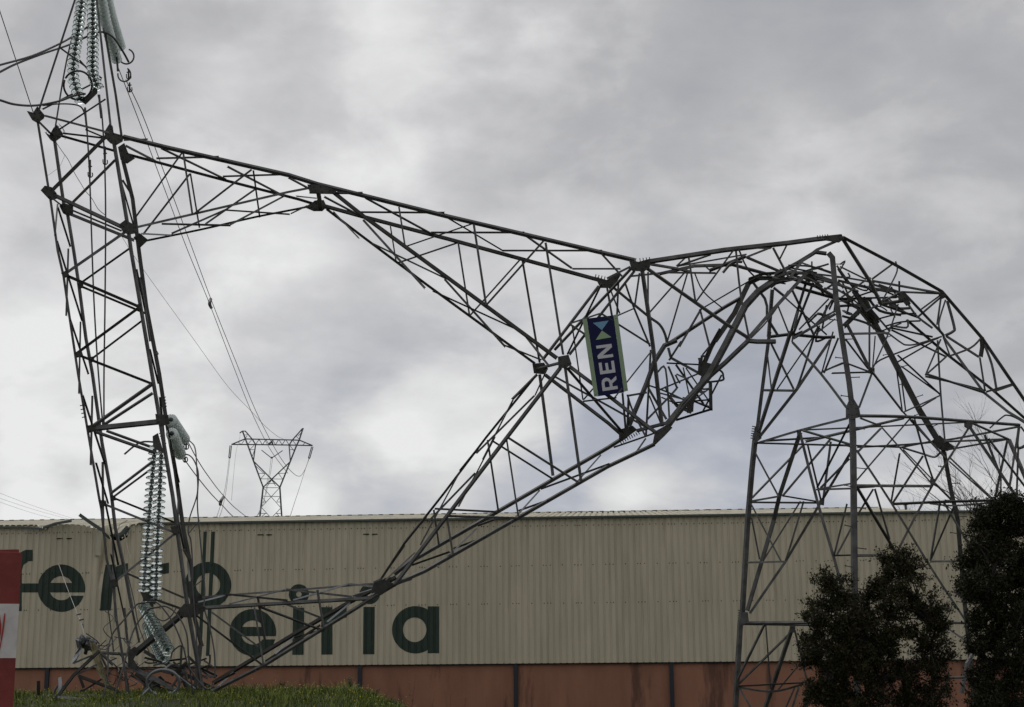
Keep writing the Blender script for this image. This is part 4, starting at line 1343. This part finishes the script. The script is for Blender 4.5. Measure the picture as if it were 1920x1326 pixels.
cable([(286, 1150, 34), (296, 1160, 33.9), (308, 1164, 33.9), (322, 1154, 33.9), (330, 1140, 34)], .014, 'small drooping cable loop beside the fallen insulator')
cable([(320, 1236, 33.2), (324, 1222, 33.2), (338, 1211, 33.15), (346, 1216, 33.2)], .016, 'hooked cable stub at the end of the fallen insulator')
cable([(110, 1058, 36.5), (125, 1100, 36), (145, 1151, 35.3), (149, 1160, 35.2)], .007, 'pale thin rope rising from the crumpled bundle in front of the letter e', m=M_PWHT, name='rope', cat='rope')
cable([(149, 1160, 35.2), (154, 1174, 35.1), (158, 1192, 35)], .013, 'short pale shackle link above the crumpled bundle', m=M_PWHT, name='shackle', cat='shackle')
for (a, b, nn) in [((144, 1153), (152, 1151), 'highest'), ((149, 1163), (157, 1161), 'middle'), ((155, 1170), (156, 1178), 'lowest')]:
    cable([(a[0], a[1], 35.15), (b[0], b[1], 35.1)], .016, nn + ' small clamp on the pale rope above the crumpled bundle', name='rope_clamp', cat='clamp', group='clamps on the pale rope')
# clamps on the hanging cables
for (x, y0, y1, lb) in [(169, 300, 332, 'hooked clamp on the left cable inside the crossarm'), (197, 275, 308, 'hooked clamp on the right cable inside the crossarm'), (241, 130, 148, 'vibration damper on the right long conductor'), (243, 155, 172, 'lower vibration damper on the long conductors'), (349, 832, 842, 'damper at the upper foreshortened insulator'), (347, 857, 866, 'damper at the lower foreshortened insulator')]:
    r = empty('line_clamp', P(x, y0, 34.1)); tag(r, lb, 'clamp'); d = 34.1 if x < 200 else 36.8
    mb = MB(); mb.tube([P(x, y0, d), P(x, y1, d)], .022, 8); mb.build('body', M_STEELD, r)
    mb = MB(); mb.tube(smooth_line(pp([(x + 4, y1 - 8, d - .03), (x + 4.5, y1 - 2, d - .03), (x, y1 + 1, d - .04), (x - 3.5, y1 - 2, d - .03), (x - 4, y1 - 9, d - .03)]), 4), .013, 6); mb.build('hook', M_STEELD, r)
    mb = MB(); mb.tube([P(x - 3.5, (y0 + y1) / 2 - 3, d), P(x + 3.5, (y0 + y1) / 2 - 4, d)], .016, 6); mb.build('bolt', M_STEELD, r)
for (x, r_) in ((159.5, 1), (186, 1)):
    y = 202 if x < 170 else 178
    cable([(x, y, 34.0), (x + 1.5, y + 22, 34.0), (x + 4, y + 44, 34.05)], .026, 'grey clamp sleeve under the black ring' if x < 170 else 'grey clamp sleeve under the yoke plate corner', m=M_STEEL, name='clamp_sleeve', cat='sleeve')
cable([(110, 232, 35.2), (117, 240, 35.1), (119, 250, 35), (113, 256, 35), (108, 246, 35), (112, 236, 35), (121, 246, 35), (122, 262, 35)], .006, 'small tangle of thin wire at the second crossarm plate', name='wire_tangle', cat='wire')
for k, (x0, y0, x1, y1) in enumerate([(-10, 921, 155, 978), (-10, 931, 150, 979), (-10, 938, 128, 980)]):
    cable([(x0, y0, 150), ((x0 + x1) / 2, (y0 + y1) / 2 + 2.5), (x1, y1, 260)], .014, 'faint far power line low in the sky at left, ' + ('highest', 'middle', 'lowest')[k] + ' of three', name='power_line', group='far power lines at left')

# crumpled bundle hanging in the wreck and torn sheet
def bundle():
    rng = random.Random(5); r = empty('crumpled_bundle', P(162, 1205, 34.8)); tag(r, 'crumpled ball of torn metal and film caught at the left of the wreckage', 'debris')
    for k, m in enumerate((M_PLAST, M_STEELD, M_PLAST)):
        mb = MB(); c = P(155 + 8 * k, 1203 + 3 * k, 34.8)
        bm = bmesh.new(); bmesh.ops.create_icosphere(bm, subdivisions=3, radius=.115)
        for v in bm.verts:
            n = noise.noise(v.co * 22 + Vector((k * 9, 0, 0))); n2 = noise.noise(v.co * 9 + Vector((k * 5, 3, 0))); v.co *= 1 + .75 * n + .6 * n2
        me = bpy.data.meshes.new('crumpled_film'); bm.to_mesh(me); bm.free(); me.transform(Matrix.Translation(c)); link('crumpled_film', me, m, r)
    for k in range(9):
        a = rng.uniform(0, 6.28); p = Vector((160 + 10 * math.cos(a), 1205 + 8 * math.sin(a))); mb = MB()
        q = [(p.x, p.y, 34.7), (p.x + rng.uniform(-7, 7), p.y + rng.uniform(-4, 9), 34.6), (p.x + rng.uniform(-9, 9), p.y + rng.uniform(2, 16), 34.7)]
        mb.angle(pp(q), rng.uniform(.03, .07), rng.uniform(-.8, .8)); mb.build('torn_strip', rng.choice((M_PLAST, M_STEELD)), r)
    def sheet(name, pts, m, lab, cat, d=34.4):
        mb = MB(); vs = []
        for i, (xa, ya, xb, yb) in enumerate(pts):
            for j in range(5):
                t = j / 4; vs.append(P(xa + (xb - xa) * t, ya + (yb - ya) * t, d + .10 * math.sin(3.1 * t + i * 1.1)))
        n = len(pts); mb.add(vs, [(i * 5 + j, i * 5 + j + 1, (i + 1) * 5 + j + 1, (i + 1) * 5 + j) for i in range(n - 1) for j in range(4)])
        o = mb.build(name, m); tag(o, lab, cat); md = o.modifiers.new('thick', 'SOLIDIFY'); md.thickness = .008
    sheet('torn_sheet', [(150, 1212, 153, 1214), (141, 1226, 152, 1224), (136, 1236, 144, 1238), (134, 1243, 138, 1245)], M_PLAST, 'grey torn sheet strip hanging left under the crumpled bundle', 'sheet')
    sheet('torn_sheet', [(168, 1204, 178, 1206), (172, 1222, 190, 1222), (177, 1240, 190, 1238), (182, 1258, 195, 1252), (190, 1272, 197, 1266), (196, 1284, 205, 1280), (210, 1287, 210, 1286)], M_CANV, 'long yellowish torn sheet trailing down through the wreckage', 'sheet', 34.2)
bundle()
# small things in the wreckage and grass
rng = random.Random(21)
def debris(name, label, pts, w, m, cat='debris', box=False):
    mb = MB(); mb.angle(pp(pts), w, rng.uniform(-.6, .6), 1, box); o = mb.build(name, m); tag(o, label, cat)
debris('metal_stub', 'short pale metal stub sticking out of the grass left of the wreck', [(112, 1270, 34.4), (113, 1284, 34.3), (110, 1302, 34.2)], .075, M_STEELG)
debris('metal_stub', 'thin bent metal stub beside the pale one in the grass', [(108, 1286, 34.2), (104, 1294, 34.2), (101, 1302, 34.2)], .04, M_STEEL)
debris('wooden_stake', 'grey wooden stake standing in the grass near the barrier pillar', [(72, 1277, 35), (72, 1310, 35)], .07, M_BARK, 'stake', True)
debris('metal_stub', 'flat metal strip lying on the grass below the leaning frame', [(108, 1307, 33.6), (135, 1309, 33.6), (160, 1312, 33.5)], .05, M_STEELG)
def tangle():
    r = empty('wire_tangle', P(222, 1240, 34.2)); tag(r, 'dense tangle of thin wires and rods at the foot of the crossarm', 'wire'); g = random.Random(31)
    for k in range(18):
        x, y = g.uniform(198, 250), g.uniform(1190, 1285); pts = [(x, y, g.uniform(33.8, 35))]
        for q in range(g.choice((2, 3, 3))): x += g.uniform(-26, 26); y += g.uniform(-22, 24); pts.append((x, min(1300, y), g.uniform(33.8, 35)))
        mb = MB(); mb.tube(smooth_line(pp(pts), 4), g.choice((.006, .009, .012)), 5); mb.build('wire', g.choice((M_STEEL, M_CABLE, M_STEELD)), r)
    for k in range(16):
        x, y = g.uniform(262, 400), g.uniform(1232, 1300); mb = MB()
        mb.angle(pp([(x, y, g.uniform(33.7, 35)), (x + g.uniform(-30, 34), min(1306, y + g.uniform(-14, 26)), g.uniform(33.7, 35))]), g.choice((.03, .045, .07)), g.uniform(-1, 1)); mb.build('bent_bar', g.choice((M_STEEL, M_STEELD, M_STEELD)), r)
tangle()
# ------------------------------------------------------------------ barrier pillar
def pillar():
    d = 12.0; r = P(31, 1326, d); xr = P(41.5, 1034, d).x; zt = P(20, 1031, d).z; W = 1.15; T = .55
    e = empty('barrier_pillar', (xr - W / 2, d + T / 2, 0)); tag(e, 'red and white banded concrete pillar at the left edge with red spray marks', 'pillar')
    z1 = P(20, 1132.5, d).z; z2 = P(20, 1234, d).z
    for (a, b, m, lab) in ((z1, zt, M_PRED, 'red top band'), (z2, z1, M_PWHT, 'white middle band'), (-.3, z2, M_PRED, 'red lower band')):
        bm = bmesh.new(); bmesh.ops.create_cube(bm, size=1); bmesh.ops.scale(bm, vec=(W, T, b - a), verts=bm.verts)
        if m is M_PRED and b == zt:
            bmesh.ops.bevel(bm, geom=[q for q in bm.edges if all(v.co.z > 0 for v in q.verts)], offset=.025, segments=3, affect='EDGES')
        bmesh.ops.subdivide_edges(bm, edges=bm.edges, cuts=6, use_grid_fill=True)
        for v in bm.verts:
            n = noise.noise(Vector((v.co.x * 6, v.co.y * 6, (v.co.z + a) * 6))); v.co.y += n * .006; v.co.x += n * .004
            if abs(v.co.z) > (b - a) / 2 - 1e-3 and abs(v.co.z + (a + b) / 2 - zt) < .01: v.co.z += n * .008
        bmesh.ops.translate(bm, verts=bm.verts, vec=(xr - W / 2, d + T / 2, (a + b) / 2)); me = bpy.data.meshes.new('band'); bm.to_mesh(me); bm.free()
        R3 = Matrix.Translation((xr, d, 0)) @ Matrix.Rotation(math.radians(19.5), 4, 'Z') @ Matrix.Translation((-xr, -d, 0)); me.transform(R3)
        o = link('band', me, m, e); o['label'] = lab
    for pts in ([(12, 1150), (8, 1185), (1, 1226)], [(-6, 1152), (0, 1175), (4, 1190)], [(2, 1152), (4, 1180), (1, 1200)]):
        mb = MB(); q = [P(x, y, d - .008) + Vector((0, (P(x, y, d).x - xr) * .354, 0)) for x, y in pts]; mb.tube(smooth_line(q, 4), [.003, .006, .007, .007, .006, .006, .005, .004, .003][:9], 6); mb.build('spray_mark', M_SCR, e)
pillar()

# ------------------------------------------------------------------ vegetation
def leafy_tree(name, label, clumps, base, leafm, n_leaf, seed, size=.045):
    rng = random.Random(seed); r = empty(name, base); tag(r, label, 'tree')
    base = Vector(base); tr = MB(); tips = []
    H = max(c[0].z for c in clumps) - base.z
    stems = [base + Vector((rng.uniform(-.5, .5), rng.uniform(-.4, .4), -.1)) for _ in range(5)]
    top0 = base + Vector((0, 0, H * .25))
    cs = sorted(clumps, key=lambda q: q[0].z)
    for ci, (c, rad, wgt) in enumerate(cs):
        low = [q[0] for q in cs[:ci] if q[0].z < c.z - .12]
        s = min(low, key=lambda q: (q - c).length) if low and c.z > base.z + 1.3 else rng.choice(stems); mid = s.lerp(c, .45) + Vector((rng.uniform(-.2, .2), rng.uniform(-.2, .2), rng.uniform(-.1, .25)))
        ln = smooth_line([s, mid, c], 6); k = len(ln); tr.tube(ln, [.026 * (1 - .8 * i / k) + .005 for i in range(k)], 7)
        for q in range(3, k): tips.append((ln[q] + Vector((rng.gauss(0, .08), rng.gauss(0, .08), 0)), wgt)) if q > k * .3 else None
        for q in range(int(14 * wgt)):
            t = rng.uniform(.35, 1); a = ln[int(t * (k - 1))]; d = Vector((rng.gauss(0, 1), rng.gauss(0, 1), rng.gauss(.5, .8))).normalized()
            e = c + Vector((rng.gauss(0, .5) * rad[0], rng.gauss(0, .5) * rad[1], rng.gauss(0.05, .5) * rad[2]))
            m2 = a.lerp(e, .5) + d * .08; l2 = smooth_line([a, m2, e], 3); tr.tube(l2, [.016 * (1 - .8 * i / len(l2)) + .003 for i in range(len(l2))], 4)
            tips.append((e, wgt))
            for z in range(3):
                e2 = e + Vector((rng.gauss(0, 1), rng.gauss(0, 1), rng.gauss(.6, .9))).normalized() * rng.uniform(.06, .22); tr.tube([e, (e + e2) / 2 + Vector((0, 0, .02)), e2], [.005, .004, .002], 3); tips.append((e2, wgt))
                tips.append(((e + e2) / 2, wgt))
    tr.build('trunk', M_BARK, r)
    mb = MB(); nt = len(tips)
    for k in range(n_leaf):
        e, w = tips[rng.randrange(nt)]
        p = e + Vector((rng.gauss(0, .045), rng.gauss(0, .045), rng.gauss(0, .045)))
        d = Vector((rng.gauss(0, 1), rng.gauss(0, 1), rng.gauss(.3, 1))).normalized(); s = d.cross(Vector((rng.gauss(0, 1), rng.gauss(0, 1), rng.gauss(0, 1)))).normalized()
        L = size * rng.choice((.5, .7, .9, 1.1, 1.5)) * rng.uniform(.8, 1.2); W = L * .26
        mb.add([p, p + d * L * .5 + s * W, p + d * L, p + d * L * .5 - s * W], [(0, 1, 2, 3)])
    mb.build('foliage', leafm, r)
def cl(lst, d, rng):
    out = []
    for (x, y, rx, ry, w) in lst:
        dd = d + rng.uniform(-.6, .6); sc = dd / F_PX; out.append((P(x, y, dd), (rx * sc, min(rx, 70) * sc, ry * sc), w))
    return out
rg = random.Random(8)
D1 = 30.5
b1 = P(1650, 1400, D1); b1.z = 0
leafy_tree('evergreen_shrub', 'dark bushy evergreen before the pylon stump with two rounded tops', cl([
    (1552, 1092, 18, 24, 1), (1548, 1135, 34, 24, 1.3), (1532, 1170, 26, 20, 1.1), (1575, 1120, 26, 26, 1.2), (1590, 1160, 34, 30, 1.4), (1548, 1215, 38, 30, 1.7), (1528, 1240, 24, 22, 1.2), (1600, 1210, 40, 34, 1.8),
    (1690, 1045, 22, 20, 1.2), (1672, 1070, 30, 26, 1.4), (1712, 1070, 24, 24, 1.2), (1650, 1105, 26, 26, 1.3), (1700, 1110, 34, 28, 1.5), (1630, 1145, 28, 28, 1.4), (1675, 1155, 40, 32, 1.7), (1725, 1150, 32, 30, 1.5), (1758, 1170, 26, 30, 1.4), (1745, 1210, 40, 34, 1.7),
    (1650, 1200, 46, 36, 2), (1570, 1262, 44, 34, 2), (1612, 1190, 30, 26, 1.3), (1600, 1245, 40, 28, 1.6), (1640, 1225, 36, 26, 1.5), (1585, 1185, 24, 20, 1), (1680, 1190, 30, 22, 1.1), (1512, 1205, 14, 14, .6), (1640, 1262, 50, 36, 2.2), (1710, 1262, 50, 36, 2.2), (1762, 1255, 26, 32, 1.3), (1560, 1310, 46, 30, 2), (1630, 1320, 50, 30, 2.2), (1700, 1320, 50, 30, 2), (1744, 1310, 34, 30, 1.3), (1528, 1300, 24, 24, 1.1), (1610, 1360, 90, 30, 1.6), (1700, 1370, 80, 30, 1.4)], D1, rg), b1, M_LEAF, 112000, 4)
D2 = 28.0
b2 = P(1905, 1400, D2); b2.z = 0
leafy_tree('evergreen_tree', 'taller dark evergreen cut off by the right edge of the view', cl([
    (1890, 948, 22, 16, 1.1), (1868, 966, 26, 20, 1.2), (1908, 958, 24, 20, 1.1), (1920, 975, 34, 30, 1.4), (1850, 990, 32, 28, 1.5), (1895, 1000, 40, 32, 1.9), (1838, 1030, 26, 26, 1.3), (1870, 1040, 42, 32, 2), (1920, 1050, 44, 36, 2), (1826, 1068, 20, 24, 1.1), (1855, 1090, 42, 32, 2), (1905, 1100, 46, 36, 2.2),
    (1828, 1120, 20, 26, 1.1), (1808, 1095, 12, 16, .6), (1816, 1050, 10, 16, .5), (1822, 1215, 16, 16, .6), (1835, 1290, 20, 24, .9), (1840, 1330, 24, 24, .9), (1865, 1145, 40, 34, 2), (1915, 1160, 50, 36, 2.2), (1830, 1172, 16, 20, .7), (1868, 1200, 36, 34, 1.9), (1915, 1220, 50, 40, 2.2), (1862, 1250, 30, 30, 1.5), (1905, 1280, 50, 40, 2.2), (1868, 1305, 34, 34, 1.6), (1960, 1010, 40, 40, 1.3), (1965, 1110, 50, 50, 1.5), (1970, 1230, 50, 50, 1.5), (1920, 1340, 70, 40, 1.8), (1860, 1350, 40, 30, 1.2)], D2, rg), b2, M_LEAF2, 105000, 5)
def bare_tree(px, top, d, label, seed, lean=0, spread=.55, nb=7):
    rng = random.Random(seed); base = P(px, 1100, d); base.z = 0; r = empty('bare_tree', base); tag(r, label, 'tree', 'bare trees behind the warehouse')
    tz = P(px, top, d).z; mb = MB(); tw = MB()
    def br(p, dv, L, rad, lv):
        n = 5; pts = [p]; q = Vector(p); v = Vector(dv)
        for i in range(n):
            v = (v + Vector((rng.gauss(0, .13), rng.gauss(0, .13), .03 + rng.gauss(0, .06)))).normalized(); q = q + v * (L / n); pts.append(Vector(q))
        (mb if lv < 2 else tw).tube(pts, [rad * (1 - .6 * i / n) for i in range(n + 1)], 5 if lv < 2 else 3)
        if lv >= 4: return
        for k in range(nb if lv == 0 else rng.choice((3, 4, 4))):
            i = rng.randint(1 if lv else 2, n); a = pts[i]; ang = rng.uniform(0, 6.28); s = Vector((math.cos(ang), math.sin(ang), 0)) * spread
            br(a, ((pts[min(i, n - 1) + 1] - pts[min(i, n - 1)]).normalized() + s).normalized(), L * rng.uniform(.45, .72), rad * .45, lv + 1)
    br(base, Vector((lean, 0, 1)), tz * .47, .11, 0)
    mb.build('trunk', M_TWIG, r); tw.build('twigs', M_TWIG, r)
bare_tree(1790, 800, 82, 'bare leafless tree behind the roof, its twigs seen between the pylon legs', 3)
bare_tree(1745, 850, 86, 'smaller bare tree left of the leafless one between the pylon legs', 9, -.05)
bare_tree(1870, 740, 84, 'tall bare tree rising behind the dark evergreen at right', 12, .04)
bare_tree(1925, 660, 80, 'tallest bare tree at the right edge behind the broken arm', 15, -.06)
bare_tree(1830, 860, 84, 'low bare tree just above the end of the warehouse roof', 19, .02)
bare_tree(1680, 905, 92, 'faint low bare twigs behind the roof near the flue', 23)
bare_tree(1522, 935, 95, 'small bare treetop just showing over the ridge left of the stump leg', 27)

# ------------------------------------------------------------------ distant pylon
def far_pylon():
    D = 290.0; s = 6.314
    def q(x, y, dz=0): return P(400 + x / s, 780 + y / s, D + dz)
    b = P(508, 1100, D); b.z = 0; r = empty('distant_pylon', b); tag(r, 'intact window shaped transmission pylon standing far behind the warehouse', 'pylon')
    def seg(l, w, nm, dz=(0, 3), m=M_FARST):
        for z in dz:
            mb = MB(); mb.tube([q(*a, z) for a in l], w, 5); mb.build(nm, m, r)
    W = .13
    seg([(590, 845), (548, 1215), (500, 1640)], W * 1.3, 'leg', (0, 4)); seg([(788, 845), (812, 1215), (845, 1640)], W * 1.3, 'leg', (0, 4))
    seg([(345, 180), (378, 270), (405, 340), (475, 535), (590, 845)], W * 1.2, 'outer_post'); seg([(1060, 150), (1015, 290), (985, 350), (912, 535), (788, 845)], W * 1.2, 'outer_post')
    seg([(500, 340), (475, 535), (690, 750), (788, 845)], W, 'inner_post'); seg([(897, 345), (912, 540), (690, 750), (590, 845)], W, 'inner_post')
    seg([(215, 338), (500, 340), (897, 345), (1175, 352)], W, 'crossarm_chord'); seg([(215, 338), (375, 272), (460, 275), (935, 285), (1020, 288), (1175, 352)], W, 'crossarm_chord')
    seg([(312, 202), (345, 180), (378, 180), (460, 275), (500, 340)], W, 'earth_peak'); seg([(1070, 150), (1055, 150), (935, 285), (897, 345)], W, 'earth_peak')
    xs = [500, 540, 583, 622, 660, 700, 735, 775, 815, 855, 897]
    for i in range(len(xs) - 1): seg([(xs[i], 340 if i % 2 == 0 else 278), (xs[i + 1], 278 if i % 2 == 0 else 344)], .07, 'lattice_bar', (0,))
    for a, c in [((290, 305), (330, 338)), ((330, 338), (375, 275)), ((405, 340), (460, 275)), ((405, 340), (378, 272)), ((500, 340), (460, 275)), ((935, 285), (985, 350)), ((985, 350), (1018, 290)), ((1050, 350), (1090, 315)), ((360, 225), (405, 225)), ((375, 272), (400, 235)), ((1000, 240), (1040, 200)), ((980, 240), (1020, 280)), ((435, 400), (490, 400)), ((430, 400), (480, 350)), ((460, 480), (490, 400)), ((905, 400), (960, 400)), ((905, 350), (960, 420)), ((540, 680), (610, 680)), ((560, 745), (820, 748)), ((560, 745), (610, 690)), ((610, 690), (500, 590)), ((770, 680), (850, 680)), ((770, 680), (820, 748)), ((650, 800), (730, 800)), ((600, 850), (785, 850)), ((690, 760), (640, 830)), ((690, 760), (740, 830)), ((590, 850), (800, 1090)), ((785, 850), (570, 1080)), ((580, 950), (790, 955)), ((570, 1020), (620, 1020)), ((750, 1020), (800, 1020)), ((580, 960), (620, 1020)), ((790, 960), (750, 1015)), ((565, 1080), (690, 1215)), ((800, 1090), (680, 1215)), ((560, 1155), (630, 1155)), ((740, 1155), (805, 1155)), ((690, 1215), (520, 1440)), ((680, 1215), (840, 1440)), ((555, 1210), (620, 1150)), ((745, 1150), (800, 1210))]:
        seg([a, c], .06, 'lattice_bar', (0, 2))
    for i, (l, lb) in enumerate([([(205, 350), (190, 495)], 'left'), ([(1170, 365), (1132, 500)], 'right')]):
        mb = MB()
        for o in (-7, 10): mb.tube([q(l[0][0] + o, l[0][1], -1), q(l[1][0] + o, l[1][1], -1)], .10, 5)
        mb.tube([q(l[1][0] - 8, l[1][1], -1), q(l[1][0] + 12, l[1][1], -1)], .13, 5)
        o = mb.build('insulator_pair', M_FARST); tag(o, 'twin insulators hanging from the %s tip of the distant pylon' % lb, 'insulator', 'insulators of the distant pylon')
    mb = MB(); mb.tube([q(570, 405, 1), q(690, 500, 1)], .09, 5); mb.tube([q(690, 500, 1), q(820, 410, 1)], .09, 5); mb.tube([q(680, 495, 1), q(702, 495, 1)], .2, 5)
    o = mb.build('insulator_pair', M_FARST); tag(o, 'V shaped insulator pair in the window of the distant pylon', 'insulator', 'insulators of the distant pylon')
    mb = MB(); mb.tube([q(655, 335, -1), q(700, 300, -1), q(700, 335, -1)], .22, 5); mb.build('clamp', M_FARST, r)
    def cab(l, lb, w=.035):
        mb = MB(); mb.tube(smooth_line([q(x, y, z) for x, y, z in l], 5), w, 4); o = mb.build('power_line', M_CABLE); tag(o, lb, 'cable', 'lines hanging from the distant pylon')
    cab([(187, 500, -1), (160, 720, -20), (130, 900, -45), (75, 1090, -75), (28, 1230, -110)], 'thin line falling from the left insulators of the distant pylon, outer')
    cab([(198, 500, -1), (172, 720, -20), (148, 900, -45), (108, 1090, -75), (60, 1230, -110)], 'thin line falling from the left insulators of the distant pylon, inner')
    cab([(1140, 500, -1), (1100, 600, -10), (1020, 850, -40), (960, 1030, -70), (900, 1220, -110)], 'thin line falling from the right insulators of the distant pylon')
    cab([(682, 510, 1), (665, 660, -20), (640, 760, -40), (615, 930, -60), (590, 1030, -80), (520, 1180, -100)], 'thin line falling from the V insulators of the distant pylon')
    cab([(700, 510, 1), (680, 660, -20), (655, 760, -40), (625, 930, -60)], 'second thin line falling from the V insulators of the distant pylon')
    cab([(314, 205, 1), (312, 260, -10), (270, 420, -40), (240, 700, -80), (215, 1000, -120)], 'faint earth wire falling from the left peak of the distant pylon', .02)
far_pylon()
